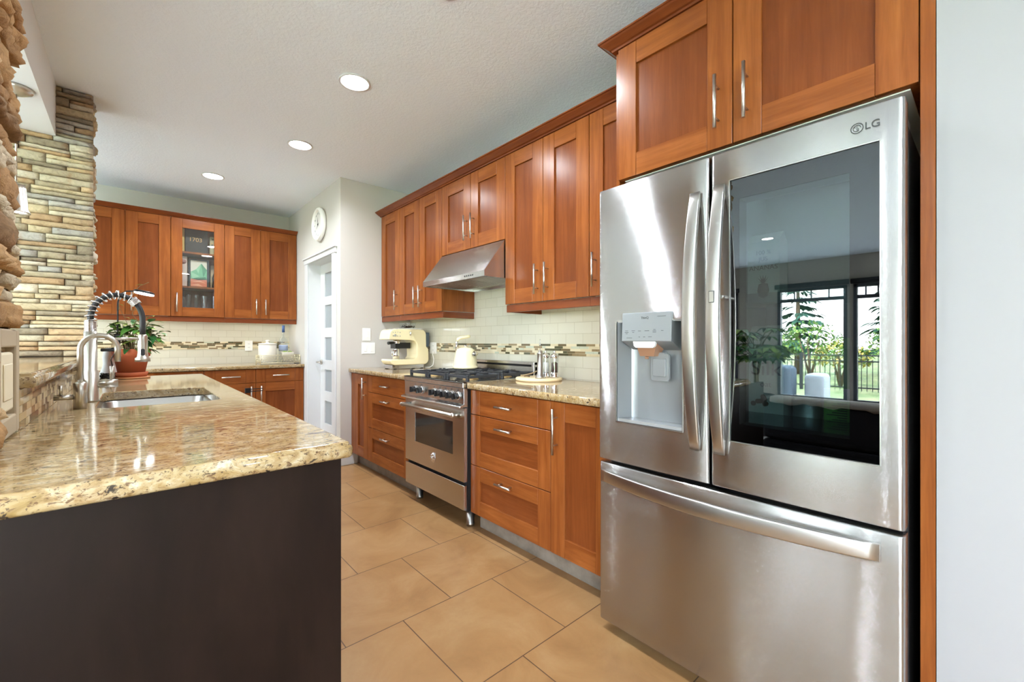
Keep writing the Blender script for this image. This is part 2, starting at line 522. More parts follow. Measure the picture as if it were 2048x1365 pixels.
def glass_mat(name, tint, refl, rough=0.0):
    """thin pane: partly clear, partly mirror-like"""
    m = bpy.data.materials.new(name); m.use_nodes = True
    t = m.node_tree; t.nodes.clear()
    o = t.nodes.new('ShaderNodeOutputMaterial'); mx = t.nodes.new('ShaderNodeMixShader')
    tr = t.nodes.new('ShaderNodeBsdfTransparent'); gl = t.nodes.new('ShaderNodeBsdfGlossy')
    tr.inputs[0].default_value = tint; gl.inputs['Roughness'].default_value = rough
    gl.inputs['Color'].default_value = (1, 1, 1, 1)
    mx.inputs[0].default_value = refl
    t.links.new(tr.outputs[0], mx.inputs[1]); t.links.new(gl.outputs[0], mx.inputs[2]); t.links.new(mx.outputs[0], o.inputs[0])
    return m
M_PANE = glass_mat('window_glass', (0.97, 0.98, 0.98, 1), 0.04)
M_CABG = glass_mat('cabinet_glass', (0.92, 0.94, 0.93, 1), 0.09)
M_SMOKE = glass_mat('smoked_fridge_glass', (0.36, 0.43, 0.43, 1), 0.085)
M_CLEAR = glass_mat('clear_drinking_glass', (0.90, 0.93, 0.94, 1), 0.12, 0.03)
M_OVENG = mat('dark_oven_glass', lin(38, 36, 34), 0.06, spec=0.9)
M_BLKG = mat('black_glass_border', lin(26, 28, 30), 0.04, spec=0.8)
M_FROST = mat('frosted_glass', lin(150, 156, 160), 0.45)
M_LEAF = mat('green_leaf', lin(74, 118, 48), 0.35)
M_LEAF2 = mat('deep_green_leaf', lin(46, 92, 46), 0.3)
M_LEAFY = mat('yellow_green_leaf', lin(130, 158, 56), 0.4)
M_STEM = mat('plant_stem', lin(104, 92, 58), 0.6)

def LIT(name, col, s):
    return mat(name, BW(0), 0.5, emit=col, es=s)

# ---------------------------------------------------------------- the setting
mb = MB(); mb.box(-0.64, 2.3, YS - 0.1, YB + 0.12, -0.1, 0.0)
struct('floor', mb, M_FLOOR, 'tan square floor tiles laid in a running bond')
mb = MB(); mb.box(XW - 0.1, -0.64, YS - 0.1, YB + 0.12, -0.1, 0.0)
struct('floor_dining', mb, painted('grey_carpet', lin(178, 175, 172), 0.95, 0.3, 300), 'grey carpet on the dining side')
mb = MB(); mb.box(XW - 0.1, 2.3, YS - 0.1, YB + 0.12, CEIL, CEIL + 0.12)
struct('ceiling', mb, M_CEIL, 'white textured ceiling')
mb = MB(); mb.box(XR, 2.3, 0.094, YP, 0, CEIL)
struct('wall_right', mb, M_WALL, 'painted wall behind the range run')
mb = MB(); mb.box(2.152, XR, 1.06, YP, 0.86, 1.62)
struct('wall_right_tile', mb, M_TILE_R, 'cream subway tile behind the range')
mb = MB(); mb.box(XW - 0.1, 2.3, YB, YB + 0.12, 0, CEIL)
struct('wall_far', mb, M_WALL, 'greige wall above the far cabinets')
mb = MB(); mb.box(-0.60, XP, YB - 0.008, YB, 0.86, 1.44)
struct('wall_far_tile', mb, M_TILE_B, 'cream subway tile under the far cabinets')
mb = MB(); mb.box(XP + 0.14, 2.3, YP, YP + 0.12, 0, CEIL); mb.box(XP, XP + 0.14, YP, 4.19, 0, CEIL)
struct('wall_pantry_end', mb, M_WALL, 'greige wall at the end of the range run')
mb = MB()
mb.box(XP, XP + 0.14, 4.95, YB, 0, CEIL); mb.box(XP, XP + 0.14, 4.19, 4.95, 1.99, CEIL)
struct('wall_pantry', mb, M_WALL, 'pale wall round the pantry door')
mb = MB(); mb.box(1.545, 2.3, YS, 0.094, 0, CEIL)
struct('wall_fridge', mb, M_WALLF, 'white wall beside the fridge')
mb = MB()
ys = [YS - 0.1] + [q for w in sorted(WIN) for q in w[:2]] + [YB + 0.12]
for a, b in zip(ys[::2], ys[1::2]): mb.box(XW - 0.1, XW, a, b, 0, CEIL)
for w in WIN:
    mb.box(XW - 0.1, XW, w[0], w[1], 0, w[2]); mb.box(XW - 0.1, XW, w[0], w[1], w[3], CEIL)
struct('wall_window', mb, painted('taupe_wall_paint', lin(172, 164, 154)), 'wall of tall windows on the dining side')
mb = MB()
xs = [XW - 0.1] + [q for w in WINS for q in w[:2]] + [2.3]
for a, b in zip(xs[::2], xs[1::2]): mb.box(a, b, YS - 0.1, YS, 0, CEIL)
for w in WINS:
    mb.box(w[0], w[1], YS - 0.1, YS, 0, w[2]); mb.box(w[0], w[1], YS - 0.1, YS, w[3], CEIL)
struct('wall_behind', mb, M_WALL, 'wall on the dining side behind the camera')
mb = MB(); mb.box(XP - 0.014, XP, YP - 0.014, 4.10, 0, 0.11); mb.box(XP - 0.014, 1.60, YP - 0.014, YP, 0, 0.11)
mb.box(XP - 0.014, XP, 5.03, 5.12, 0, 0.11)
struct('baseboard_pantry', mb, M_TRIM, 'white baseboard round the pantry corner', 0.003)
mb = MB(); mb.box(1.531, 1.545, YS, 0.094, 0, 0.11)
struct('baseboard_fridge', mb, M_TRIM, 'white baseboard beside the fridge', 0.003)

# windows of the dining side
for i, (y0, y1, z0, z1) in enumerate(WIN):
    mb = MB(); f = 0.05
    mb.box(XW - 0.08, XW + 0.02, y0, y0 + f, z0, z1); mb.box(XW - 0.08, XW + 0.02, y1 - f, y1, z0, z1)
    mb.box(XW - 0.08, XW + 0.02, y0, y1, z0, z0 + f); mb.box(XW - 0.08, XW + 0.02, y0, y1, z1 - f, z1)
    mb.box(XW - 0.06, XW, y0 + f, y1 - f, 1.90, 1.96)
    for k in (1, 2, 3):
        yy = y0 + (y1 - y0) * k / 4
        mb.box(XW - 0.05, XW - 0.02, yy - 0.01, yy + 0.01, 1.96, z1 - f)
    w = struct('window_%d' % (i + 1), mb, mat('window_frame_grey', lin(70, 74, 80), 0.5) if i == 0 else bpy.data.materials['window_frame_grey'], 'tall grey framed window on the dining side')
    g = MB(); g.box(XW - 0.042, XW - 0.038, y0 + f, y1 - f, z0 + f, z1 - f)
    g.build('pane', M_PANE, w)
    b = MB(); b.cyl((XW + 0.05, y0 - 0.03, 2.2), (XW + 0.05, y1 + 0.03, 2.2), 0.045)
    bl = b.build('roller_blind', mat('blind_fabric', lin(40, 42, 46), 0.7) if i == 0 else bpy.data.materials['blind_fabric'], loc=(XW + 0.05, (y0 + y1) / 2, 2.2))
    tag(bl, ['dark rolled blind over the window nearest the sofa', 'dark rolled blind over the window behind the potted tree', 'dark rolled blind over the window beyond the stone pillars', 'dark rolled blind over the window behind the camera'][i], 'blind', 'rolled window blinds')

for i, (x0, x1, z0, z1) in enumerate(WINS):
    mb = MB(); f = 0.05
    mb.box(x0, x0 + f, YS - 0.08, YS + 0.02, z0, z1); mb.box(x1 - f, x1, YS - 0.08, YS + 0.02, z0, z1)
    mb.box(x0, x1, YS - 0.08, YS + 0.02, z0, z0 + f); mb.box(x0, x1, YS - 0.08, YS + 0.02, z1 - f, z1)
    mb.box((x0 + x1) / 2 - 0.025, (x0 + x1) / 2 + 0.025, YS - 0.06, YS, z0 + f, z1 - f)
    w = struct('window_%d' % (i + 5), mb, M_TRIM, 'white framed window behind the camera')
    g = MB(); g.box(x0 + f, x1 - f, YS - 0.042, YS - 0.038, z0 + f, z1 - f); g.build('pane', M_PANE, w)

# pantry door with five frosted panes
mb = MB(); DX0, DX1 = 1.562, 1.600
PZ = [(1.633, 1.889), (1.297, 1.542), (0.95, 1.195), (0.614, 0.849), (0.267, 0.512)]
PY0, PY1 = 4.35, 4.80
mb.box(DX0, DX1, 4.195, PY0, 0.01, 1.985); mb.box(DX0, DX1, PY1, 4.945, 0.01, 1.985)
zz = [1.985] + [q for a, b in PZ for q in (b, a)] + [0.01]
for a, b in zip(zz[::2], zz[1::2]): mb.box(DX0, DX1, PY0, PY1, b, a)
d = struct('door_1', mb, M_TRIM, 'white pantry door with five frosted panes', 0.0)
for a, b in PZ:
    g = MB(); g.box(DX0 + 0.012, DX1 - 0.012, PY0, PY1, a, b); g.build('pane', M_FROST, d)
h = MB(); h.cyl((DX0, 4.90, 0.925), (DX0 - 0.012, 4.90, 0.925), 0.028); h.cyl((DX0 - 0.012, 4.90, 0.925), (DX0 - 0.05, 4.90, 0.925), 0.009)
h.tube([(DX0 - 0.05, 4.905, 0.925), (DX0 - 0.052, 4.86, 0.928), (DX0 - 0.05, 4.79, 0.922)], [0.01, 0.009, 0.008])
h.build('door_handle', M_NICK, d)
mb = MB()
mb.box(XP - 0.016, XP, 4.10, 4.19, 0, 1.99); mb.box(XP - 0.016, XP, 4.95, 5.04, 0, 1.99)
mb.box(XP - 0.02, XP, 4.09, 5.05, 1.99, 2.04); mb.box(XP - 0.032, XP, 4.075, 5.065, 2.04, 2.056)
mb.box(XP, DX1, 4.18, 4.192, 0, 1.99); mb.box(XP, DX1, 4.948, 4.96, 0, 1.99); mb.box(XP, DX1, 4.18, 4.96, 1.986, 1.998)
struct('trim_1', mb, M_TRIM, 'white casing round the pantry door', 0.002)

# white bulkhead over the bar
mb = MB(); mb.box(-0.70, -0.334, 1.60, 3.72, 2.365, CEIL)
struct('beam', mb, M_WALLW, 'white bulkhead between the stone pillars')

# ---------------------------------------------------------------- ledgestone pillars
PAL = [lin(196, 186, 162), lin(184, 170, 142), lin(208, 198, 178), lin(168, 156, 132), lin(190, 166, 132), lin(172, 168, 160), lin(198, 182, 150), lin(180, 152, 118), lin(150, 138, 118)]
PALW = [lin(196, 160, 116), lin(182, 144, 100), lin(206, 178, 138), lin(168, 132, 92), lin(150, 120, 88), lin(200, 186, 160)]
def stone_face(mb, P, u0, u1, z0, z1, pal, seed, hmin=0.026, hmax=0.058, wmin=0.09, wmax=0.30, dep=0.02, jit=0.022, rough=0.007, back=0.05):
    """courses of split stone; P(u, d, z) with d = how far the stone stands out"""
    rnd = random.Random(seed); z = z0
    while z < z1 - 0.004:
        h = min(rnd.uniform(hmin, hmax), z1 - z)
        if z1 - z - h < hmin * 0.5: h = z1 - z
        u = u0 - rnd.uniform(0, 0.06) * 0
        while u < u1 - 0.004:
            w = rnd.uniform(wmin, wmax)
            if u1 - u - w < wmin * 0.6: w = u1 - u
            subs = [(z, h)]
            if h > hmax * 0.72 and rnd.random() < 0.5: subs = [(z, h * 0.5), (z + h * 0.5, h * 0.5)]
            for (sz, sh) in subs:
                col = rnd.choice(pal); k = rnd.uniform(0.86, 1.1); col = (col[0] * k, col[1] * k, col[2] * k, 1)
                d0 = dep + rnd.uniform(-jit, jit) * 0.5; tl = rnd.uniform(-0.4, 0.4) * jit
                g = 0.0016; nu = max(4, int(w / 0.022)); nz = 5
                a0, a1, b0, b1 = u + g, u + w - g, sz + g, sz + sh - g
                ends = [rnd.uniform(-0.002, 0.004) for _ in range(4)]
                vs = []
                for j in range(nz + 1):
                    for i in range(nu + 1):
                        uu = a0 + (a1 - a0) * i / nu; q = b0 + (b1 - b0) * j / nz
                        e = min(min(uu - a0, a1 - uu) / 0.012, min(q - b0, b1 - q) / 0.007, 1.0)
                        e = math.sqrt(max(e, 0.0))
                        nn = noise.noise(Vector((uu * 26 + seed, q * 40, seed * 3.1 + d0 * 90))) * rough + noise.noise(Vector((uu * 70, q * 90 + seed, d0 * 50))) * rough * 0.5
                        q2 = q + noise.noise(Vector((uu * 14, sz * 60, seed + 4.0))) * 0.004 * (1 if 0 < j < nz else 0.6)
                        vs.append(P(uu, d0 + tl * (i / nu - 0.5) + (nn - rough * 0.2) * (0.4 + 0.6 * e) - 0.011 * (1 - e), q2))
                fs = [(j * (nu + 1) + i, j * (nu + 1) + i + 1, (j + 1) * (nu + 1) + i + 1, (j + 1) * (nu + 1) + i) for j in range(nz) for i in range(nu)]
                rim = [i for i in range(nu + 1)] + [j * (nu + 1) + nu for j in range(1, nz + 1)] + [nz * (nu + 1) + i for i in range(nu - 1, -1, -1)] + [j * (nu + 1) for j in range(nz - 1, 0, -1)]
                n0 = len(vs)
                ru = [(a0 + (a1 - a0) * (i % (nu + 1)) / nu, b0 + (b1 - b0) * (i // (nu + 1)) / nz) for i in rim]
                vs += [P(p, -back * 0.4, q) for p, q in ru]
                m = len(rim)
                fs += [(rim[k], n0 + k, n0 + (k + 1) % m, rim[(k + 1) % m]) for k in range(m)]
                mb.add(vs, fs, 0, True, col)
            u += w
        z += h
M_CORE = mat('pillar_mortar', lin(70, 60, 50), 0.9)
FP = 3.69   # far pillar, near face
mb = MB()
mb.box(-0.66, -0.20, FP + 0.015, 3.93, 0.90, CEIL - 0.001, 1, lin(60, 52, 44))
stone_face(mb, lambda u, d, z: (u, FP - d, z), -0.66, -0.175, 1.062, CEIL - 0.002, PAL, 3)
stone_face(mb, lambda u, d, z: (-0.19 + d, u, z), FP - 0.004, 3.94, 0.90, CEIL - 0.002, PAL, 5, wmin=0.06, wmax=0.16, dep=0.012, jit=0.03)
struct('stone_pillar_far', mb, [M_STONE, M_CORE], 'stacked ledgestone pillar at the far end of the bar')
mb = MB()
mb.box(-0.62, -0.262, 1.33, 1.80, 0.9003, CEIL - 0.001, 1, lin(60, 52, 44))
NPX = -0.252
stone_face(mb, lambda u, d, z: (NPX + d, u, z), 1.31, 1.815, 1.185, CEIL - 0.002, PALW, 11, hmin=0.04, hmax=0.10, wmin=0.14, wmax=0.34, dep=0.018, jit=0.03, rough=0.016)
stone_face(mb, lambda u, d, z: (NPX + d, u, z), 1.31, 1.54, 0.902, 1.185, PALW, 12, hmin=0.04, hmax=0.09, wmin=0.14, wmax=0.3, dep=0.022, jit=0.03, rough=0.016)
stone_face(mb, lambda u, d, z: (u, 1.32 - d, z), -0.62, -0.25, 0.902, CEIL - 0.002, PALW, 13, hmin=0.04, hmax=0.09, wmin=0.12, wmax=0.3, dep=0.012, jit=0.03, rough=0.014)
stone_face(mb, lambda u, d, z: (u, 1.81 + d, z), -0.62, -0.25, 1.062, CEIL - 0.002, PALW, 14, hmin=0.04, hmax=0.09, wmin=0.12, wmax=0.3, dep=0.012, jit=0.02, rough=0.014)
struct('stone_pillar_near', mb, [M_STONE, M_CORE], 'rough stacked stone pillar at the left edge')

# low wall that carries the raised bar ledge, faced with mosaic
mb = MB(); mb.box(-0.62, -0.240, 1.80, FP + 0.2, 0.0, 0.857, 0); mb.box(-0.62, -0.258, 1.80, FP + 0.2, 0.857, 0.9005, 0); mb.box(-0.62, -0.240, 1.80, FP + 0.2, 0.9005, 1.015, 0); mb.box(-0.62, -0.240, 1.33, 1.80, 0, 0.857)
struct('wall_bar', mb, M_WALLW, 'half wall under the raised bar ledge')
def strips(mb, P, u0, u1, z0, rows, rh, wmin, wmax, pal, seed, th=0.003, gap=0.0014):
    rnd = random.Random(seed)
    for r in range(rows):
        u = u0 - rnd.uniform(0, wmax)
        while u < u1:
            w = rnd.choice((wmin, wmin * 1.6, wmax * 0.8, wmax)) * rnd.uniform(0.9, 1.1)
            a, b = max(u, u0), min(u + w, u1)
            if b - a > 0.004:
                c = rnd.choices(pal[0], pal[1])[0]
                p0 = P(a + gap / 2, 0, z0 + r * rh + gap / 2); p1 = P(b - gap / 2, th, z0 + (r + 1) * rh - gap / 2)
                mb.box(p0[0], p1[0], p0[1], p1[1], p0[2], p1[2], 0, c)
            u += w
PALM = ([lin(226, 214, 184), lin(214, 200, 166), lin(150, 130, 98), lin(112, 98, 72), lin(86, 84, 62), lin(196, 200, 180)], [3, 3, 3.5, 3.5, 2.6, 1.5])
PALB = ([lin(208, 184, 142), lin(190, 166, 126), lin(150, 124, 88), lin(112, 90, 64), lin(84, 70, 54), lin(216, 200, 168)], [4, 3, 3, 2, 1.5, 3])
grout = mat('mosaic_grout', lin(222, 210, 182), 0.7)
mb = MB(); mb.box(-0.240, -0.2365, 1.80, FP + 0.2, 0.901, 1.014, 1)
strips(mb, lambda u, d, z: (-0.2365 + d, u, z), 1.81, FP + 0.2, 0.9015, 5, 0.0225, 0.024, 0.062, PALB, 21)
struct('wall_bar_tile', mb, [M_STRIP, grout], 'brown and cream mosaic under the bar ledge')
mb = MB(); mb.box(2.1505, 2.152, 1.06, YP, 1.055, 1.134, 1)
strips(mb, lambda u, d, z: (2.1505 - d, u, z), 1.06, YP, 1.055, 5, 0.0158, 0.032, 0.085, PALM, 22)
struct('wall_right_mosaic', mb, [M_STRIP, grout], 'band of mosaic strips on the range wall')
mb = MB(); mb.box(-0.6, XP, YB - 0.0095, YB - 0.008, 1.066, 1.148, 1)
strips(mb, lambda u, d, z: (u, YB - 0.0095 - d, z), -0.6, XP, 1.066, 5, 0.0164, 0.032, 0.085, PALM, 23)
struct('wall_far_mosaic', mb, [M_STRIP, grout], 'band of mosaic strips on the far wall')

# ---------------------------------------------------------------- cabinets
M_WPH = wood('cherry_panel_level_grain', (1.8, 1.8, 24), lin(103, 51, 23), lin(123, 64, 29), lin(137, 76, 38))
def RM(face): return lambda u, d, z: (face + d, u, z)
def BM(face): return lambda u, d, z: (u, face + d, z)
def bx(mb, P, u0, u1, d0, d1, z0, z1, m=0):
    a = P(u0, d0, z0); b = P(u1, d1, z1); mb.box(a[0], b[0], a[1], b[1], a[2], b[2], m)
def pull(parent, P, u, z, L, vert=True, r=0.006, out=0.034):
    mb = MB(); h = L / 2; k = L * 0.30
    if vert:
        mb.cyl(P(u, -out, z - h), P(u, -out, z + h), r, n=14)
        for s in (-k, k): mb.cyl(P(u, 0.001, z + s), P(u, -out, z + s), r * 0.62, n=10)
    else:
        mb.cyl(P(u - h, -out, z), P(u + h, -out, z), r, n=14)
        for s in (-k, k): mb.cyl(P(u + s, 0.001, z), P(u + s, -out, z), r * 0.62, n=10)
    return mb.build('handle', M_NICK, parent)
def front(kind, parent, P, u0, u1, z0, z1, style='shaker', st=0.088, rl=0.092, th=0.02, g=0.0021, glass=False):
    u0 += g; u1 -= g; z0 += g; z1 -= g
    mb = MB()
    bx(mb, P, u0, u0 + st, 0, th, z0, z1, 0); bx(mb, P, u1 - st, u1, 0, th, z0, z1, 0)
    j = 0.0008
    if style == 'flat':
        bx(mb, P, u0 + st + j, u1 - st - j, 0.0004, th, z0, z1, 1)
    else:
        bx(mb, P, u0 + st + j, u1 - st - j, 0.0003, th, z0, z0 + rl, 1); bx(mb, P, u0 + st + j, u1 - st - j, 0.0003, th, z1 - rl, z1, 1)
        if not glass: bx(mb, P, u0 + st - 0.002, u1 - st + 0.002, 0.0105, 0.016, z0 + rl - 0.002, z1 - rl + 0.002, 2 if kind == 'door' else 3)
    o = mb.build(kind, [M_WV, M_WH, M_WP, M_WPH], parent, bev=0.0012)
    if glass:
        gm = MB(); bx(gm, P, u0 + st - 0.002, u1 - st + 0.002, 0.010, 0.013, z0 + rl - 0.002, z1 - rl + 0.002)
        gm.build('glass_pane', M_CABG, o)
    return o

def toe(parent, P, u0, u1):
    mb = MB(); bx(mb, P, u0, u1, 0.075, 0.09, 0.0, 0.112); mb.build('toe_kick', M_TOE, parent)
M_TOE = mat('grey_toe_kick', lin(128, 118, 106), 0.4); _n = NT(M_TOE)
_n.color(_n.ramp(_n.noise(_n.pos, 9, 5, 0.6), [(0.3, lin(106, 97, 88)), (0.7, lin(146, 136, 124))]))

def base_cab(label, P, u0, u1, deep=0.6, z1=0.858, loc=None):
    t = thing('base_cabinet', label, 'cabinet', P((u0 + u1) / 2, 0.3, 0), None)
    mb = MB(); bx(mb, P, u0 + 0.0005, u1 - 0.0005, 0.0205, deep, 0.112, z1 + 0.002)
    mb.build('carcass', M_WV, t, bev=0.001); toe(t, P, u0, u1)
    return t
def drawers3(t, P, u0, u1, L=0.13, cut=(0.112, 0.405, 0.71, 0.858)):
    for a, b in zip(cut, cut[1:]):
        fl = b == cut[-1]
        d = front('drawer', t, P, u0, u1, a, b, 'flat' if fl else 'shaker', rl=0.085)
        pull(d, P, (u0 + u1) / 2, (a + b) / 2 if fl else b - 0.05, L, False)

RB = RM(1.54)
t = base_cab('narrow one door base cabinet against the pantry end wall', RB, 3.62, 3.996)
d = front('door', t, RB, 3.62, 3.93, 0.112, 0.858); pull(d, RB, 3.665, 0.735, 0.19)
m = MB(); bx(m, RB, 3.931, 3.996, 0.002, 0.02, 0.112, 0.858); m.build('filler_strip', M_WV, t)
t = base_cab('three drawer base cabinet between the narrow cabinet and the range', RB, 2.868, 3.62); drawers3(t, RB, 2.868, 3.62)
t = base_cab('three drawer base cabinet between the range and the fridge side cabinet', RB, 1.4435, 2.108); drawers3(t, RB, 1.4435, 2.108)
t = base_cab('one door base cabinet next to the fridge', RB, 1.08, 1.4435)
d = front('door', t, RB, 1.08, 1.4435, 0.112, 0.858); pull(d, RB, 1.40, 0.715, 0.22)

def wall_cab(label, P, u0, u1, z0, z1, deep=0.322, rail=True, name='wall_cabinet', hollow=False, sides=()):
    t = thing(name, label, 'cabinet', P((u0 + u1) / 2, 0.16, z0))
    mb = MB()
    if hollow:
        bx(mb, P, u0, u0 + 0.016, 0.0205, deep, z0, z1, 1); bx(mb, P, u1 - 0.016, u1, 0.0205, deep, z0, z1, 1)
        bx(mb, P, u0 + 0.016, u1 - 0.016, 0.0205, deep, z0, z0 + 0.016, 1); bx(mb, P, u0 + 0.016, u1 - 0.016, 0.0205, deep, z1 - 0.016, z1, 1)
        bx(mb, P, u0 + 0.016, u1 - 0.016, deep - 0.008, deep, z0 + 0.016, z1 - 0.016, 1)
    else:
        bx(mb, P, u0 + 0.0005, u1 - 0.0005, 0.0205, deep, z0 + 0.004, z1)
        bx(mb, P, u0 + 0.02, u1 - 0.02, 0.03, deep, z0, z0 + 0.004, 2)
    mb.build('carcass', [M_WV, M_WIN, M_MEL], t, bev=0.001)
    if rail:
        mb = MB(); bx(mb, P, u0, u1, 0.012, 0.03, z0 - 0.05, z0 - 0.0005)
        if 'lo' in sides: bx(mb, P, u0 + 0.004, u0 + 0.022, 0.03, deep, z0 - 0.05, z0 - 0.0005)
        if 'hi' in sides: bx(mb, P, u1 - 0.022, u1 - 0.004, 0.03, deep, z0 - 0.05, z0 - 0.0005)
        mb.build('light_rail', M_CROWN, t, bev=0.002)
    return t
def pair(t, P, u0, u1, z0, z1, zh, L=0.18, off=0.042):
    c = (u0 + u1) / 2
    d = front('door', t, P, u0, c, z0, z1); pull(d, P, c - off, zh, L)
    d = front('door', t, P, c, u1, z0, z1); pull(d, P, c + off, zh, L)
RU = RM(1.83)
ZT = 2.368
t = wall_cab('single door wall cabinet in the corner above the coffee machine', RU, 3.599, 3.996, 1.39, ZT)
d = front('door', t, RU, 3.599, 3.98, 1.39, ZT); pull(d, RU, 3.642, 1.53, 0.18)
t = wall_cab('two door wall cabinet left of the range hood', RU, 2.889, 3.599, 1.39, ZT, sides=('lo',)); pair(t, RU, 2.889, 3.599, 1.39, ZT, 1.53)
t = wall_cab('short two door wall cabinet over the range hood', RU, 2.122, 2.889, 1.822, ZT, rail=False); pair(t, RU, 2.122, 2.889, 1.822, ZT, 1.975, 0.18)
t = wall_cab('two door wall cabinet right of the range hood', RU, 1.434, 2.122, 1.39, ZT, sides=('hi',)); pair(t, RU, 1.434, 2.122, 1.39, ZT, 1.525)
t = wall_cab('wall cabinet half hidden by the fridge', RU, 1.085, 1.434, 1.39, ZT)
d = front('door', t, RU, 1.085, 1.434, 1.39, ZT); pull(d, RU, 1.39, 1.527, 0.18)

CROWN = [(0.004, 0.0), (-0.004, 0.0), (-0.008, 0.010), (-0.018, 0.014), (-0.030, 0.026), (-0.046, 0.040), (-0.052, 0.048), (-0.058, 0.050), (-0.058, 0.060), (0.02, 0.060), (0.02, 0.0)]
def cornice(name, label, P, u0, u1, z, end=None, ret=0.3, sc=1.0, hs=0.68):
    mb = MB(); n = len(CROWN)
    L = []
    def ring(f): return [P(*f(d * sc, h * hs)) for d, h in CROWN]
    a = ring(lambda d, h: (u0, d, z + h)); b = ring(lambda d, h: (u1, d, z + h))
    if end == 'hi':      # return along the cabinet end at u1
        b = ring(lambda d, h: (u1 - d, d, z + h)); c = ring(lambda d, h: (u1 - d, ret, z + h))
        mb.loops([a, b], smooth=False, cap0=True); mb.loops([b, c], smooth=False, cap1=True)
    else: mb.loops([a, b], smooth=False, cap0=True, cap1=True)
    o = mb.build(name, M_CROWN, loc=P((u0 + u1) / 2, 0, z)); tag(o, label, 'cornice'); return o
cornice('cabinet_cornice', 'reddish wood cornice along the range side wall cabinets', RU, 1.083, 3.996, ZT + 0.001)

# far wall
BU = BM(5.385)
ZB = 2.385
t = wall_cab('two door wall cabinet beside the far stone pillar', BU, -0.38, 0.29, 1.40, ZB)
c = -0.045
d = front('door', t, BU, -0.38, c, 1.40, ZB); pull(d, BU, c - 0.045, 1.53, 0.18)
d = front('door', t, BU, c, 0.29, 1.40, ZB); pull(d, BU, c + 0.045, 1.53, 0.18)
t = wall_cab('glass door wall cabinet on the far wall', BU, 0.29, 0.733, 1.40, ZB, hollow=True, name='display_cabinet')
d = front('door', t, BU, 0.29, 0.733, 1.40, ZB, glass=True); pull(d, BU, 0.335, 1.54, 0.19)
for z in (1.695, 2.045):
    mb = MB(); bx(mb, BU, 0.307, 0.716, 0.03, 0.312, z, z + 0.018); mb.build('shelf', M_WIN, t)
t = wall_cab('two door wall cabinet next to the pantry wall', BU, 0.733, 1.437, 1.40, ZB)
c = 1.068
d = front('door', t, BU, 0.733, c, 1.40, ZB); pull(d, BU, c - 0.045, 1.53, 0.17)
d = front('door', t, BU, c, 1.437, 1.40, ZB); pull(d, BU, c + 0.045, 1.53, 0.17)
cornice('cabinet_cornice', 'wood cornice along the far wall cabinets', BU, -0.38, 1.438, ZB + 0.001, sc=0.85, hs=0.6)

BB = BM(5.115)
def drawer_over_doors(t, P, spans, zc=0.718, z1=0.862):
    for k, (a, b) in enumerate(spans):
        d = front('drawer', t, P, a, b, zc, z1, 'flat'); pull(d, P, (a + b) / 2, (zc + z1) / 2, 0.16, False)
        d = front('door', t, P, a, b, 0.112, zc); pull(d, P, b - 0.045 if k == 0 else a + 0.045, 0.60, 0.17)
t = base_cab('far base cabinet with one drawer, mostly behind the island', BB, -0.38, 0.075, deep=0.6); drawer_over_doors(t, BB, [(-0.38, 0.075)])
t = base_cab('far base cabinet with a drawer behind the terracotta pot', BB, 0.075, 0.527, deep=0.6); drawer_over_doors(t, BB, [(0.075, 0.527)])
t = base_cab('far base cabinet with two strapped doors beside the pantry', BB, 0.527, 1.437, deep=0.6); drawer_over_doors(t, BB, [(0.527, 0.971), (0.971, 1.437)])
mb = MB(); mb.box(0.905, 1.03, 5.073, 5.078, 0.655, 0.663); mb.box(0.905, 1.03, 5.073, 5.078, 0.632, 0.640); mb.box(0.865, 0.915, 5.066, 5.082, 0.622, 0.672)
o = mb.build('door_strap', M_BLK, loc=(0.96, 5.075, 0.65), bev=0.003); tag(o, 'black safety strap looped over the two far cabinet handles', 'strap')

# over the fridge
FU = RM(1.545)
t = wall_cab('deep two door cabinet over the fridge', FU, 0.1255, 1.062, 1.832, 2.389, deep=0.6, rail=False)
d = front('door', t, FU, 0.593, 1.058, 1.832, 2.389, st=0.085); pull(d, FU, 0.640, 1.985, 0.185)
d = front('door', t, FU, 0.1255, 0.593, 1.832, 2.389, st=0.088); pull(d, FU, 0.546, 1.985, 0.185)
cornice('cabinet_cornice', 'stepped wood cornice over the fridge cabinet', FU, 0.0945, 1.080, 2.390, end='hi', ret=0.55, sc=0.82, hs=0.66)
mb = MB(); mb.box(1.545, 2.15, 0.0955, 0.1245, 0.0, 2.389)
o = mb.build('side_panel', M_WV, loc=(1.85, 0.11, 0), bev=0.001); o.name = 'fridge_gable'; tag(o, 'full height wood gable between the fridge and the white wall', 'panel')
mb = MB(); mb.box(1.565, 2.15, 1.0625, 1.079, 0.0, 2.389)
o = mb.build('fridge_gable', M_WV, loc=(1.85, 1.07, 0), bev=0.001); tag(o, 'wood gable between the fridge and the base cabinets', 'panel')

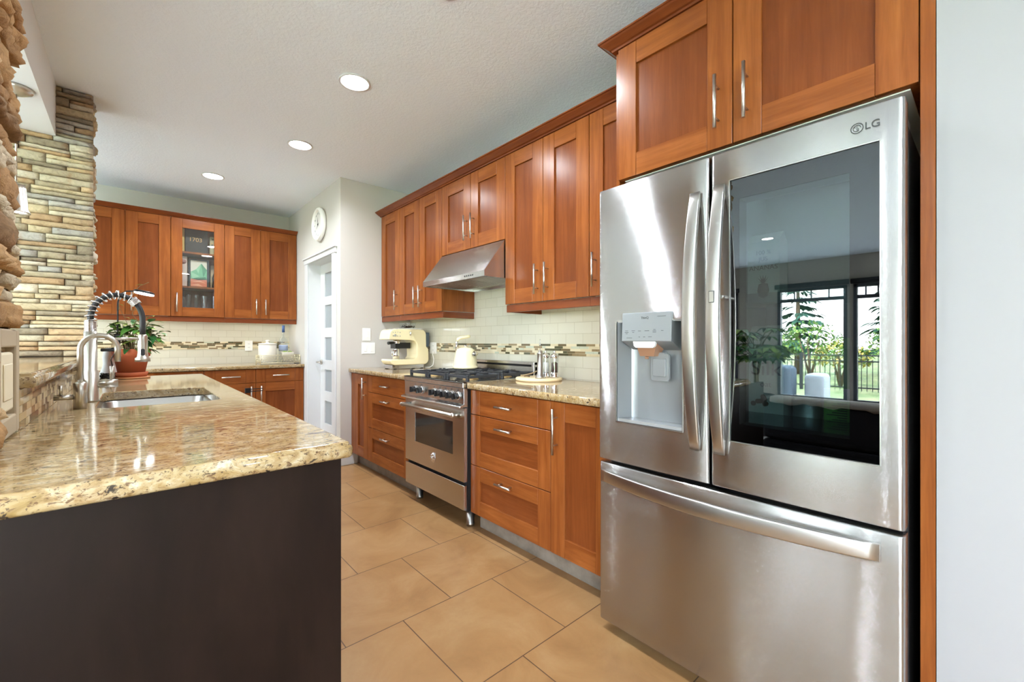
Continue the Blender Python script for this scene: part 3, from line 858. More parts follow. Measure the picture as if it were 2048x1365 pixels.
# worktops
EDGE = [(0.014, 0), (0.0115, 0.001), (0.009, 0.004), (0.0085, 0.0085), (0.003, 0.0115), (0, 0.016), (0, 0.031), (0.002, 0.036), (0.006, 0.0395)]
EDGE2 = [(0.006, 0), (0.002, 0.002), (0, 0.007), (0, 0.030), (0.003, 0.034)]
o = slab('worktop', M_GRAN, None, 1.512, 2.1495, 1.083, 2.113, 0.900, 0.012, [(i, d * 1.04) for i, d in EDGE2], loc=(1.83, 1.6, 0.9)); tag(o, 'granite worktop between the range and the fridge', 'worktop')
o = slab('worktop', M_GRAN, None, 1.512, 2.1495, 2.862, 3.997, 0.900, 0.012, [(i, d * 1.04) for i, d in EDGE2], loc=(1.83, 3.4, 0.9)); tag(o, 'granite worktop under the coffee machine', 'worktop')
o = slab('worktop', M_GRAN, None, -0.60, 1.4395, 5.088, 5.7215, 0.900, 0.01, EDGE2, loc=(0.4, 5.4, 0.9)); tag(o, 'granite worktop along the far wall', 'worktop')

# island
t = thing('kitchen_island', 'dark brown island base with a flat end panel', 'island', (0.08, 2.6, 0))
cb = MB(); cb.box(-0.2395, 0.375, 1.122, 2.17, 0.10, 0.858); cb.box(-0.2395, 0.375, 2.93, 4.06, 0.10, 0.858)
cb.box(-0.2395, 0.375, 2.17, 2.93, 0.10, 0.60); cb.box(0.345, 0.375, 2.17, 2.93, 0.60, 0.858); cb.box(-0.2395, 0.31, 1.122, 4.06, 0, 0.10)
cb.build('carcass', M_ESP, t)
mb = MB(); mb.box(-0.62, 0.399, 1.102, 1.121, 0.0, 0.8595); mb.build('end_panel', M_ESP, t, bev=0.001)
IS = (lambda u, d, z: (0.3955 - d, u, z))
us = [1.13, 1.70, 2.25, 2.77, 3.40, 4.06]
for a, b in zip(us, us[1:]):
    d = front('door', t, IS, a, b, 0.11, 0.855)
o = slab('worktop', M_GRAN, None, -0.257, 0.418, 1.062, 4.09, 0.900, [0.003, 0.016, 0.016, 0.003], EDGE, hole=(-0.100, 0.294, 2.205, 2.888, 0.05), loc=(0.09, 2.6, 0.9)); tag(o, 'granite worktop with a sink on the island', 'worktop')
o = slab('bar_ledge', M_GRAN, None, -0.66, -0.205, 1.83, FP + 0.002, 1.060, 0.006, [(i, d * 1.1) for i, d in EDGE], loc=(-0.43, 2.7, 1.06)); tag(o, 'raised granite bar ledge between the stone pillars', 'bar ledge')

# ---------------------------------------------------------------- refrigerator
FX = 1.40
M_BORD = glass_mat('black_glass_border_mirror', (0.02, 0.02, 0.025, 1), 0.08)
fr = thing('refrigerator', 'large stainless french door refrigerator with a dark glass window', 'refrigerator', (1.75, 0.6, 0))
mb = MB()
mb.box(1.48, 2.12, 1.02, 1.048, 0.035, 1.735); mb.box(1.48, 2.12, 0.150, 0.178, 0.035, 1.735)
mb.box(1.48, 2.12, 0.178, 1.02, 1.70, 1.735); mb.box(1.48, 2.12, 0.178, 1.02, 0.035, 0.07); mb.box(2.09, 2.12, 0.178, 1.02, 0.07, 1.70)
mb.box(1.478, 1.492, 0.575, 0.645, 0.66, 1.735); mb.box(1.478, 1.492, 0.150, 1.048, 0.62, 0.72)
mb.build('case', M_CASE, fr, bev=0.002)
mb = MB(); mb.box(1.80, 1.82, 0.178, 0.575, 0.72, 1.69); mb.box(1.50, 1.80, 0.178, 0.575, 0.715, 0.72); mb.box(1.50, 1.80, 0.57, 0.575, 0.72, 1.69)
mb.build('inner_liner', mat('fridge_liner', lin(150, 156, 158), 0.5), fr)
for zz, lip in ((1.262, 1.30), (0.877, 0.93)):
    mb = MB(); mb.prism([(1.452, lip), (1.452, zz), (1.56, zz), (1.56, zz + 0.008), (1.455, zz + 0.008), (1.455, lip)], 'y', 0.17, 0.545)
    mb.build('door_bin', M_CLEAR, fr)
for y in (0.95, 0.25):
    mb = MB(); mb.cyl((1.53, y, 0.0), (1.53, y, 0.036), 0.022); mb.build('foot', M_BLK, fr)
mb = MB(); mb.box(1.43, 1.62, 0.150, 0.215, 1.7355, 1.757); mb.build('hinge_cover', M_SILV, fr, bev=0.004)
mb = MB(); mb.box(1.43, 1.62, 0.98, 1.045, 1.7355, 1.757); mb.build('hinge_cover', M_SILV, fr, bev=0.004)

def ringboxes(mb, x0, x1, y0, y1, z0, z1, h, m=0):
    if not h: mb.box(x0, x1, y0, y1, z0, z1, m); return
    a, b, c, d = h
    mb.box(x0, x1, y0, a, z0, z1, m); mb.box(x0, x1, b, y1, z0, z1, m)
    mb.box(x0, x1, a, b, z0, c, m); mb.box(x0, x1, a, b, d, z1, m)
def fridge_front(name, y0, y1, z0, z1, hole=None, hd=0.012, bow=0.004, rz=0.005):
    rr = 0.011
    off = [0, 0.0006, 0.0022, 0.005, 0.0078, rr]
    yy = set([y0 + o for o in off] + [y1 - o for o in off] + [y0 + (y1 - y0) * k / 14 for k in range(2, 13)])
    zz = set([z0, z0 + rz * 0.3, z0 + rz, z1 - rz, z1 - rz * 0.3, z1] + [z0 + (z1 - z0) * k / 8 for k in range(1, 8)])
    if hole:
        yy = {q for q in yy if min(abs(q - hole[0]), abs(q - hole[1])) > 0.004} | {hole[0], hole[1]}
        zz = {q for q in zz if min(abs(q - hole[2]), abs(q - hole[3])) > 0.004} | {hole[2], hole[3]}
    yy = sorted(yy); zz = sorted(zz); yc = (y0 + y1) / 2; w = (y1 - y0) / 2
    def X(y, z):
        e = min(y - y0, y1 - y); x = FX + bow * ((y - yc) / w) ** 2
        if e < rr: x += rr - math.sqrt(max(rr * rr - (rr - e) ** 2, 0))
        e = min(z - z0, z1 - z)
        if e < rz: x += rz - math.sqrt(max(rz * rz - (rz - e) ** 2, 0))
        return x
    mb = MB(); ny = len(yy)
    vs = [(X(y, z), y, z) for z in zz for y in yy]; fs = []
    for j in range(len(zz) - 1):
        for i in range(ny - 1):
            if hole and hole[0] - 1e-6 <= yy[i] < hole[1] - 1e-6 and hole[2] - 1e-6 <= zz[j] < hole[3] - 1e-6: continue
            fs.append((j * ny + i, j * ny + i + 1, (j + 1) * ny + i + 1, (j + 1) * ny + i))
    # skirts back from the rim and round the hole
    def skirt(idx, xb):
        n0 = len(vs)
        for k in idx: vs.append((xb, vs[k][1], vs[k][2]))
        m = len(idx)
        for k in range(m): fs.append((idx[k], idx[(k + 1) % m], n0 + (k + 1) % m, n0 + k))
    nz = len(zz)
    skirt([i for i in range(ny)] + [j * ny + ny - 1 for j in range(1, nz)] + [(nz - 1) * ny + i for i in range(ny - 2, -1, -1)] + [j * ny for j in range(nz - 2, 0, -1)], 1.464)
    if hole:
        i0, i1, j0, j1 = yy.index(hole[0]), yy.index(hole[1]), zz.index(hole[2]), zz.index(hole[3])
        skirt([j0 * ny + i for i in range(i0, i1 + 1)] + [j * ny + i1 for j in range(j0 + 1, j1 + 1)] + [j1 * ny + i for i in range(i1 - 1, i0 - 1, -1)] + [j * ny + i0 for j in range(j1 - 1, j0, -1)], FX + hd)
    mb.add(vs, fs, 0, True)
    ringboxes(mb, 1.464, 1.4745, y0 + 0.004, y1 - 0.004, z0 + 0.004, z1 - 0.004, hole, 1)
    o = mb.build(name, [M_SS, M_CASE], fr)
    es = o.modifiers.new('split', 'EDGE_SPLIT'); es.split_angle = R(50)
    return o

GL = (0.186, 0.546, 0.838, 1.655)
DP = (0.701, 0.964, 0.842, 1.226)
dl = fridge_front('door', 0.6125, 1.052, 0.684, 1.752, DP, 0.03)
dr = fridge_front('door', 0.1405, 0.6065, 0.684, 1.752, GL, 0.03)
fz = fridge_front('freezer_drawer', 0.1405, 1.051, 0.040, 0.670, None, bow=0.008)
mb = MB()
for y0, y1, z0, z1 in ((GL[0] + .001, 0.247, GL[2] + .001, GL[3] - .001), (0.520, GL[1] - .001, GL[2] + .001, GL[3] - .001), (0.247, 0.520, GL[2] + .001, 0.893), (0.247, 0.520, 1.593, GL[3] - .001)):
    mb.box(1.4045, 1.408, y0, y1, z0, z1, 0)
    mb.box(1.4085, 1.4645, y0, y1, z0, z1, 1)
mb.build('glass_border', [M_BORD, M_DARK], dr)
mb = MB(); mb.box(1.4045, 1.408, 0.2472, 0.5198, 0.8932, 1.5928); mb.build('glass_window', M_SMOKE, dr)
mb = MB()
g = 0.0016
for a in ((GL[0] - g, GL[0] + .0005, GL[2] - g, GL[3] + g), (GL[1] - .0005, GL[1] + g, GL[2] - g, GL[3] + g)): mb.box(1.3995, 1.406, *a)
for a in ((GL[0], GL[1], GL[2] - g, GL[2] + .0005), (GL[0], GL[1], GL[3] - .0005, GL[3] + g)): mb.box(1.3995, 1.406, *a)
mb.build('glass_trim', M_SSM, dr)

def bowed(parent, axis, a0, a1, c, w, th, xe, xm, taper=0.8):
    """bowed flat handle; axis 'z' upright or 'y' level; c = centre on the other axis"""
    mb = MB(); L = []; n = 28
    for k in range(n + 1):
        t = k / n; q = a0 + (a1 - a0) * t; s = math.sin(math.pi * t) ** 0.8
        x = xe + (xm - xe) * s; ww = w * (taper + (1 - taper) * s); tt = th * (0.85 if 0 < k < n else 0.4)
        ring = rrect(-ww / 2, ww / 2, 0, tt, 0, min(tt, ww) * 0.34, n=3)
        L.append([(x + p.y, c + p.x, q) if axis == 'z' else (x + p.y, q, c + p.x) for p in ring])
    mb.loops(L, 0, True, True, True)
    for q in (a0 + (a1 - a0) * 0.035, a1 - (a1 - a0) * 0.035):
        if axis == 'z': mb.box(1.392, FX + 0.006, c - w * 0.25, c + w * 0.25, q - 0.014, q + 0.014)
        else: mb.box(1.392, FX + 0.010, q - 0.016, q + 0.016, c - w * 0.25, c + w * 0.25)
    return mb.build('handle', M_SSM, parent)
hl = bowed(dl, 'z', 0.792, 1.642, 0.652, 0.042, 0.020, 1.387, 1.334)
hr = bowed(dr, 'z', 0.792, 1.646, 0.574, 0.042, 0.020, 1.387, 1.334)
bowed(fz, 'y', 0.185, 1.030, 0.622, 0.050, 0.018, 1.390, 1.328, 0.9)
mb = MB(); mb.box(1.3325, 1.3365, 0.566, 0.582, 1.270, 1.306, 0); mb.box(1.332, 1.3364, 0.5675, 0.5805, 1.272, 1.304, 1)
mb.build('latch_button', [M_INK, M_SSM], dr)
mb = MB(); mb.cyl((1.36, 0.556, 1.288), (FX + 0.002, 0.556, 1.288), 0.006); mb.build('latch_post', M_SSM, dr)
# brand mark
LX = FX + 0.0008
mb = MB(); c = (LX, 0.2315, 1.7015); rr = 0.0125
mb.tube([(c[0], c[1] + rr * math.cos(a), c[2] + rr * math.sin(a)) for a in [2 * math.pi * k / 40 for k in range(40)]], 0.0011, 6, closed=True)
mb.tube([(c[0], c[1], c[2] + 0.0065), (c[0], c[1], c[2] - 0.005), (c[0], c[1] - 0.004, c[2] - 0.005)], 0.0008, 6)
mb.tube([(c[0], c[1] - 0.0078 * math.cos(a), c[2] + 0.0078 * math.sin(a)) for a in [R(-355 + 285 * k / 20) for k in range(21)]] + [(c[0], c[1] - 0.003, c[2])], 0.0008, 6)
mb.sphere((c[0], c[1] + 0.004, c[2] + 0.003), 0.0012, 8)
mb.build('logo', M_INK, dr)
text('LG', 'lettering', M_INK, dr, (LX, 0.2005, 1.7005), 0.026, (0, -1, 0), (0, 0, 1))

# water dispenser
M_DISP = mat('dispenser_grey', lin(146, 149, 152), 0.3, 0.4)
y0, y1, z0, z1 = DP
mb = MB()
prof = [(FX + 0.004, y0 + 0.001)] + [(FX + 0.012 + 0.06 * math.sin(R(90) * k / 8), y0 + 0.001 + 0.05 * (1 - math.cos(R(90) * k / 8))) for k in range(9)]
prof2 = prof + [(x, y0 + y1 - y) for x, y in prof[::-1]]
mb.loops([[(x, y, z) for x, y in prof2] + [(1.474, y1 - 0.03, z), (1.474, y0 + 0.03, z)] for z in (z0 + 0.001, z1 - 0.001)], 0, True)
mb.box(FX + 0.006, 1.472, y0 + 0.001, y1 - 0.001, z0 + 0.0005, z0 + 0.012, 1)
mb.box(FX + 0.006, 1.472, y0 + 0.001, y1 - 0.001, z1 - 0.004, z1 - 0.0005, 1)
o = mb.build('dispenser_recess', [M_DISP, M_SILV], dl)
es = o.modifiers.new('split', 'EDGE_SPLIT'); es.split_angle = R(40)
mb = MB()
for a in ((y0 - .003, y0, z0 - .003, z1 + .003), (y1, y1 + .003, z0 - .003, z1 + .003), (y0, y1, z0 - .003, z0), (y0, y1, z1, z1 + .003)): mb.box(FX - 0.001, FX + 0.008, *a)
mb.build('dispenser_trim', M_SSM, dl)
mb = MB(); mb.prism([(FX - 0.006, 1.256), (FX - 0.012, 1.151), (FX + 0.066, 1.118), (FX + 0.066, 1.222), (FX + 0.003, 1.232), (FX + 0.003, 1.256)], 'y', 0.735, 0.934)
o = mb.build('dispenser_panel', M_DISP, dl, bev=0.002)
px = lambda z: FX - 0.006 - (1.256 - z) * 0.0571 - 0.0006
text('ThinQ', 'lettering', M_INK, dl, (px(1.236), 0.838, 1.236), 0.012, (0, -1, 0), (0, 0, 1), 0.0002)
mb = MB(); rnd = random.Random(4)
for (yy, zz, w) in ((0.912, 1.190, 0.013), (0.912, 1.184, 0.016), (0.912, 1.179, 0.009), (0.884, 1.190, 0.014), (0.884, 1.184, 0.008), (0.858, 1.189, 0.012), (0.828, 1.189, 0.018), (0.798, 1.193, 0.009), (0.798, 1.188, 0.014), (0.798, 1.183, 0.013), (0.768, 1.189, 0.009), (0.900, 1.163, 0.024), (0.858, 1.167, 0.006), (0.838, 1.167, 0.008), (0.815, 1.167, 0.014), (0.772, 1.240, 0.032)):
    mb.box(px(zz) - 0.0002, px(zz) + 0.0008, yy - w / 2, yy + w / 2, zz - 0.0007, zz + 0.0007)
mb.build('panel_print', M_INK, dl)
mb = MB(); mb.prism([(0.885, 1.150), (0.795, 1.150), (0.798, 1.134), (0.806, 1.127), (0.874, 1.127), (0.882, 1.134)], 'x', FX - 0.010, FX + 0.002)
mb.build('nozzle_face', mat('nozzle_white', lin(226, 226, 226), 0.4), dl)
mb = MB(); mb.loops([[(FX + 0.002, 0.884, 1.150), (FX + 0.002, 0.796, 1.150), (FX + 0.06, 0.796, 1.130), (FX + 0.06, 0.884, 1.130)], [(FX + 0.010, 0.868, 1.096), (FX + 0.010, 0.812, 1.096), (FX + 0.05, 0.812, 1.096), (FX + 0.05, 0.868, 1.096)]], 0, False, True, True)
for y in (0.853, 0.845): mb.cyl((FX + 0.025, y, 1.096), (FX + 0.025, y, 1.085), 0.003)
mb.build('nozzle', mat('copper_toned_nozzle', lin(196, 150, 120), 0.3, 0.6), dl)
mb = MB(); mb.prism(rrect(0.772, 0.848, 0, 0, 0, 0.0)[:0] or [(p.x, p.y) for p in rrect(0.770, 0.842, 1.005, 1.105, 0, 0.010)], 'x', 1.440, 1.452)
mb.prism([(p.x, p.y) for p in rrect(0.780, 0.830, 1.022, 1.088, 0, 0.004)], 'x', 1.432, 1.441)
mb.box(1.441, 1.472, 0.79, 0.825, 1.09, 1.11)
mb.build('paddle', M_DISP, dl, bev=0.0015)

# food in the glass door
M_CART = mat('carton_white', lin(226, 226, 220), 0.5); M_GRN = mat('carton_green', lin(120, 190, 90), 0.5)
M_PUR = mat('carton_print_grey', lin(110, 100, 120), 0.5)
def carton(name, label, y0, y1, z0, z1, m, gable=True):
    t = thing(name, label, 'carton', (1.50, (y0 + y1) / 2, z0))
    mb = MB(); x0, x1 = 1.460, 1.535
    mb.box(x0, x1, y0, y1, z0, z1 - (0.03 if gable else 0))
    if gable: mb.prism([(x0, z1 - 0.03), (x1, z1 - 0.03), ((x0 + x1) / 2 + 0.002, z1), ((x0 + x1) / 2 - 0.002, z1)], 'y', y0, y1)
    mb.build('box', m, t); return t
t = carton('juice_carton', 'white juice carton with a dark pineapple print behind the fridge glass', 0.425, 0.515, 1.271, 1.49, M_CART)
for s, z, h in (('100 %', 1.425, 0.018), ('JUS', 1.405, 0.018), ('ANANAS', 1.378, 0.020)): text(s, 'lettering', M_INK, t, (1.4592, 0.470, z), h, (0, -1, 0), (0, 0, 1))
mb = MB(); mb.lathe([(0, 1.285), (0.012, 1.29), (0.017, 1.308), (0.013, 1.328), (0, 1.332)], (1.4595, 0.470, 0), 14)
b = len(mb.v)
for k in range(-3, 4):
    a = R(k * 22); mb.add([(1.4585, 0.470 - 0.004 * math.cos(a), 1.33), (1.4585, 0.470 + 0.004 * math.cos(a), 1.33), (1.4585, 0.470 + 0.024 * math.sin(a), 1.33 + 0.028 * math.cos(a))], [(0, 1, 2)])
for i in range(b): mb.v[i].x = 1.4595 + (mb.v[i].x - 1.4595) * 0.06
mb.build('pineapple_print', M_INK, t)
t = carton('oat_milk_carton', 'pale oat drink carton low in the fridge door bin', 0.415, 0.512, 0.886, 1.20, M_CART)
text('Silk', 'lettering', M_PUR, t, (1.4592, 0.463, 1.065), 0.062, (0, -1, 0), (0, 0, 1)); text('oat', 'lettering', M_PUR, t, (1.4592, 0.463, 1.018), 0.024, (0, -1, 0), (0, 0, 1))
mb = MB(); rnd = random.Random(8)
for k in range(9): mb.sphere((1.4595, 0.48 + rnd.uniform(-0.018, 0.018), 0.965 + rnd.uniform(-0.015, 0.015)), 0.008, 8, sc=(0.1, 1, 1))
mb.build('food_print', mat('brown_print', lin(120, 90, 66), 0.5), t)
t = carton('green_carton', 'bright green carton at the right of the fridge door bin', 0.255, 0.315, 0.886, 1.16, M_GRN)
mb = MB(); mb.box(1.4590, 1.46, 0.255, 0.315, 0.985, 1.02, 1)
for k in range(12): mb.box(1.4590, 1.46, 0.262, 0.308 - 0.012 * (k % 3), 0.905 + k * 0.0065, 0.9075 + k * 0.0065, 0)
mb.build('small_print', [M_INK, M_CART], t)
t = thing('glass_jar', 'clear lidded jar between the cartons in the fridge door', 'jar', (1.50, 0.365, 0.886))
mb = MB(); mb.lathe([(0.001, 0.887), (0.034, 0.887), (0.036, 0.90), (0.036, 0.965), (0.030, 0.975)], (1.502, 0.365, 0), 24); mb.build('jar', M_SILV, t)
mb = MB(); mb.lathe([(0.001, 0.990), (0.032, 0.990), (0.032, 0.9755), (0.001, 0.9755)], (1.502, 0.365, 0), 24); mb.build('lid', M_SSM, t)
l = bpy.data.lights.new('fridge_led', 'AREA'); l.shape = 'RECTANGLE'; l.size = 0.2; l.size_y = 0.3; l.energy = 0.3; l.color = (0.92, 0.97, 1)
o = bpy.data.objects.new('fridge_led', l); o.location = (1.62, 0.37, 1.688); COL.objects.link(o)

# ---------------------------------------------------------------- range
RX = 1.50; RY0, RY1 = 2.1145, 2.8585
rg = thing('gas_range', 'stainless gas range with seven knobs and an oven window', 'range', (1.8, 2.485, 0))
mb = MB(); mb.box(1.525, 2.13, RY0, RY1, 0.115, 0.892); mb.build('body', M_DARK, rg)
mb = MB(); mb.box(RX - 0.012, 2.10, RY0, RY1, 0.893, 0.903); mb.prism([(RX - 0.012, 0.903), (RX - 0.012, 0.868), (RX + 0.02, 0.868), (RX + 0.02, 0.903)], 'y', RY0, RY1)
mb.build('cooktop', M_SSR, rg, bev=0.003)
mb = MB(); mb.prism([(RX - 0.006, 0.867), (RX - 0.004, 0.770), (RX - 0.034, 0.760), (RX - 0.036, 0.750), (RX + 0.024, 0.750), (RX + 0.024, 0.867)], 'y', RY0, RY1)
mb.build('control_panel', M_SSR, rg, bev=0.002)
for k, y in enumerate((2.700, 2.612, 2.448, 2.378, 2.312, 2.246, 2.176)):
    c = (RX - 0.006, y, 0.816)
    mb = MB(); mb.lathe([(0.001, 0), (0.026, 0), (0.026, -0.006), (0.022, -0.008), (0.001, -0.008)], c, 24, 1, 'x')
    mb.lathe([(0.020, -0.0081), (0.019, -0.028), (0.016, -0.031), (0.001, -0.031)], c, 24, 0, 'x')
    mb.box(c[0] - 0.044, c[0] - 0.029, y - 0.0055, y + 0.0055, 0.797, 0.835, 0)
    mb.build('knob', [M_BLK, M_CHR], rg, bev=0.0008)
    mb = MB(); mb.box(RX - 0.0075, RX - 0.004, y - 0.003, y + 0.003, 0.850, 0.855); mb.build('dial_mark', M_INK, rg)
WY0, WY1, WZ0, WZ1 = 2.240, 2.716, 0.445, 0.650
mb = MB(); ringboxes(mb, RX, RX + 0.022, RY0 + 0.003, RY1 - 0.003, 0.297, 0.745, (WY0, WY1, WZ0, WZ1)); mb.box(RX + 0.016, RX + 0.022, WY0, WY1, WZ0, WZ1)
od = mb.build('oven_door', M_SSR, rg)
mb = MB(); mb.box(RX + 0.002, RX + 0.012, WY0 + .0005, WY1 - .0005, WZ0 + .0005, WZ1 - .0005); mb.build('oven_window', M_OVENG, od)
mb = MB(); hy0, hy1, hx, hz = 2.165, 2.815, RX - 0.052, 0.702
mb.cyl((hx, hy0, hz), (hx, hy1, hz), 0.012, n=18)
for y in (hy0 + 0.012, hy1 - 0.012): mb.tube([(hx - 0.004, y, hz), (hx + 0.02, y, hz - 0.002), (RX, y, hz - 0.006)], [0.016, 0.014, 0.018], 12)
mb.sphere((hx, hy0 - 0.003, hz), 0.014, 12); mb.sphere((hx, hy1 + 0.003, hz), 0.014, 12)
mb.build('oven_handle', M_NICK, od)
mb = MB(); mb.lathe([(0.001, -0.006), (0.020, -0.006), (0.026, -0.003), (0.028, 0)], (RX, 2.475, 0.377), 24, axis='x')
rnd = random.Random(2)
for k in range(26):
    a = rnd.uniform(0, 6.28); q = rnd.uniform(0, 0.021); mb.sphere((RX - 0.006, 2.475 + q * math.cos(a), 0.377 + q * math.sin(a) * 1.1), rnd.uniform(0.003, 0.006), 8, sc=(0.7, 1, 1))
b = 0
for i in range(len(mb.v)): mb.v[i].z = 0.377 + (mb.v[i].z - 0.377) * 1.25
mb.build('emblem', M_CHR, od)
mb = MB(); mb.box(RX, RX + 0.02, RY0 + 0.003, RY1 - 0.003, 0.125, 0.275); mb.build('lower_panel', M_SSR, rg, bev=0.002)
for x in (1.585, 2.05):
    for y in (2.172, 2.80):
        mb = MB(); mb.lathe([(0.001, 0.0), (0.024, 0.0), (0.026, 0.012), (0.026, 0.018), (0.023, 0.02), (0.029, 0.115), (0.001, 0.115)], (x, y, 0), 24); mb.build('leg', M_SSM, rg)
mb = MB(); mb.box(2.10, 2.147, RY0, RY1, 0.893, 0.972, 0); mb.box(2.095, 2.147, RY0, RY1, 0.986, 1.006, 0); mb.box(2.118, 2.147, RY0, RY1, 0.972, 0.986, 1); mb.box(2.085, 2.147, RY0, RY0 + 0.022, 0.893, 1.004, 0)
mb.build('backguard', [M_SSR, M_DARK], rg, bev=0.001)
BUR = [(1.66, 2.27), (1.66, 2.70), (1.95, 2.27), (1.95, 2.70), (1.80, 2.485)]
for x, y in BUR:
    mb = MB(); mb.lathe([(0.055, 0.903), (0.05, 0.908), (0.036, 0.910), (0.034, 0.918), (0.001, 0.918)], (x, y, 0), 24, 1); mb.lathe([(0.001, 0.925), (0.030, 0.925), (0.033, 0.921), (0.030, 0.9181), (0.001, 0.9181)], (x, y, 0), 24, 0)
    mb.build('burner', [M_IRON, mat('brass_burner', lin(190, 160, 110), 0.35, 0.9) if (x, y) == BUR[0] else bpy.data.materials['brass_burner']], rg)
for gx0, gx1 in ((1.525, 1.80), (1.805, 2.085)):
    for gy0, gy1 in ((2.125, 2.365), (2.37, 2.605), (2.61, 2.85)):
        mb = MB(); h0, h1 = 0.922, 0.938; w = 0.006; cx, cy = (gx0 + gx1) / 2, (gy0 + gy1) / 2
        for y in (gy0 + 0.012, gy1 - 0.012): mb.box(gx0 + 0.02, gx1 - 0.02, y - w, y + w, h0, h1)
        for x in (gx0 + 0.014, gx1 - 0.014): mb.box(x - w, x + w, gy0 + 0.006, gy1 - 0.006, h0, h1)
        for s in (-1, 1):
            mb.box(cx + s * 0.035, cx + s * (cx - gx0 - 0.014), cy - w * 0.8, cy + w * 0.8, h0, h1 + 0.004)
            mb.box(cx - w * 0.8, cx + w * 0.8, cy + s * 0.035, cy + s * (cy - gy0 - 0.012), h0, h1 + 0.004)
        for x in (gx0 + 0.014, gx1 - 0.014):
            for y in (gy0 + 0.012, gy1 - 0.012): mb.box(x - 0.009, x + 0.009, y - 0.009, y + 0.009, 0.9035, 0.944)
        mb.build('grate', M_IRON, rg, bev=0.0015)

# hood
hd = thing('range_hood', 'slanted stainless range hood above the gas range', 'range hood', (1.9, 2.5, 1.565))
HY0, HY1 = 2.126, 2.885
mb = MB(); mb.prism([(1.66, 1.565), (1.66, 1.602), (1.828, 1.818), (2.148, 1.818), (2.148, 1.565), (2.146, 1.565), (2.146, 1.815), (1.83, 1.815), (1.664, 1.60), (1.664, 1.565)], 'y', HY0, HY1)
mb.prism([(1.664, 1.566), (1.664, 1.60), (1.83, 1.815), (2.146, 1.815), (2.146, 1.566)], 'y', HY0, HY0 + 0.003); mb.prism([(1.664, 1.566), (1.664, 1.60), (1.83, 1.815), (2.146, 1.815), (2.146, 1.566)], 'y', HY1 - 0.003, HY1)
mb.build('canopy', M_SSR, hd)
for k in range(3):
    a = HY0 + 0.03 + k * 0.235; mb = MB(); mb.box(1.70, 2.02, a, a + 0.225, 1.572, 1.58)
    for j in range(14): mb.box(1.705 + j * 0.0225, 1.713 + j * 0.0225, a + 0.005, a + 0.22, 1.569, 1.572)
    mb.build('filter', M_SSM, hd)
mb = MB(); mb.box(1.665, 2.145, HY0 + 0.004, HY1 - 0.004, 1.581, 1.584); mb.build('underside', M_SSM, hd)
for y in (2.30, 2.72):
    mb = MB(); mb.lathe([(0.001, 1.578), (0.028, 1.578), (0.028, 1.581)], (2.07, y, 0), 20); mb.build('hood_lamp', M_SILV, hd)
mb = MB()
for k in range(5): mb.box(1.6575, 1.66, 2.245 + k * 0.022, 2.253 + k * 0.022, 1.580, 1.589)
mb.build('buttons', M_INK, hd)

# ---------------------------------------------------------------- things on the range worktops
WT = 0.9005
cm = thing('coffee_machine', 'cream retro coffee machine with a bean hopper', 'coffee machine', (1.88, 3.62, WT))
CY0, CY1 = 3.535, 3.735
def arcp(cx, cz, r, a0, a1, n=6): return [(cx + r * math.cos(R(a0 + (a1 - a0) * k / n)), cz + r * math.sin(R(a0 + (a1 - a0) * k / n))) for k in range(n + 1)]
prof = [(1.712, 0.985)] + arcp(1.760, 0.985, 0.048, 180, 270)[1:] + arcp(2.05, 0.985, 0.048, 270, 360) + [(2.095, 1.08)] + [(2.072, 1.10), (2.070, 1.20)] + arcp(2.02, 1.212, 0.05, 0, 90) + arcp(1.752, 1.212, 0.05, 90, 165) + [(1.692, 1.168)] + [(1.90, 1.162)] + arcp(1.93, 1.118, 0.040, 90, 0) + [(1.972, 1.03)] + arcp(1.935, 1.025, 0.036, 0, -90) + [(1.72, 0.989)]
mb = MB(); mb.prism(prof, 'y', CY0, CY1); mb.build('body', M_CREAM, cm, bev=0.012, seg=3)
mb = MB(); mb.box(1.735, 2.05, CY0 + 0.012, CY1 - 0.012, 0.906, 0.938, 0)
for x in (1.76, 2.03): mb.box(x - 0.012, x + 0.012, CY0 + 0.01, CY0 + 0.03, WT, 0.907, 1); mb.box(x - 0.012, x + 0.012, CY1 - 0.03, CY1 - 0.01, WT, 0.907, 1)
mb.build('base', [M_CHR, M_BLK], cm)
mb = MB(); mb.lathe([(0.001, 0.9895), (0.03, 0.9895), (0.030, 1.03), (0.026, 1.075), (0.029, 1.085), (0.001, 1.085)], (1.80, 3.61, 0), 24, 0)
mb.tube([(1.775, 3.595, 1.075), (1.75, 3.585, 1.06), (1.752, 3.587, 1.02)], 0.005, 8)
mb.build('milk_jug', M_CHR, cm)
mb = MB(); mb.cyl((1.82, 3.635, 1.163), (1.82, 3.635, 1.132), 0.032); mb.cyl((1.80, 3.63, 1.14), (1.72, 3.60, 1.135), 0.010, 0.014, mat=1); mb.cyl((1.82, 3.635, 1.132), (1.82, 3.635, 1.105), 0.012, mat=0)
mb.box(1.80, 1.95, 3.62, 3.72, 1.085, 1.14, 1)
mb.build('brew_group', [M_CHR, M_BLK], cm)
mb = MB(); mb.box(1.79, 2.03, 3.55, 3.72, 1.2625, 1.272, 1)
mb.lathe([(0.001, 1.272), (0.068, 1.272), (0.075, 1.318), (0.075, 1.326), (0.001, 1.326)], (1.93, 3.635, 0), 24, 0); mb.build('bean_hopper', [M_CLEAR, M_CHR], cm)
mb = MB(); rnd = random.Random(1)
for k in range(60): mb.sphere((1.93 + rnd.uniform(-0.046, 0.046), 3.635 + rnd.uniform(-0.046, 0.046), 1.28 + rnd.uniform(0, 0.016)), 0.007, 6, sc=(1, 0.7, 0.7))
mb.build('coffee_beans', mat('coffee_bean', lin(60, 40, 28), 0.4), cm)
mb = MB()
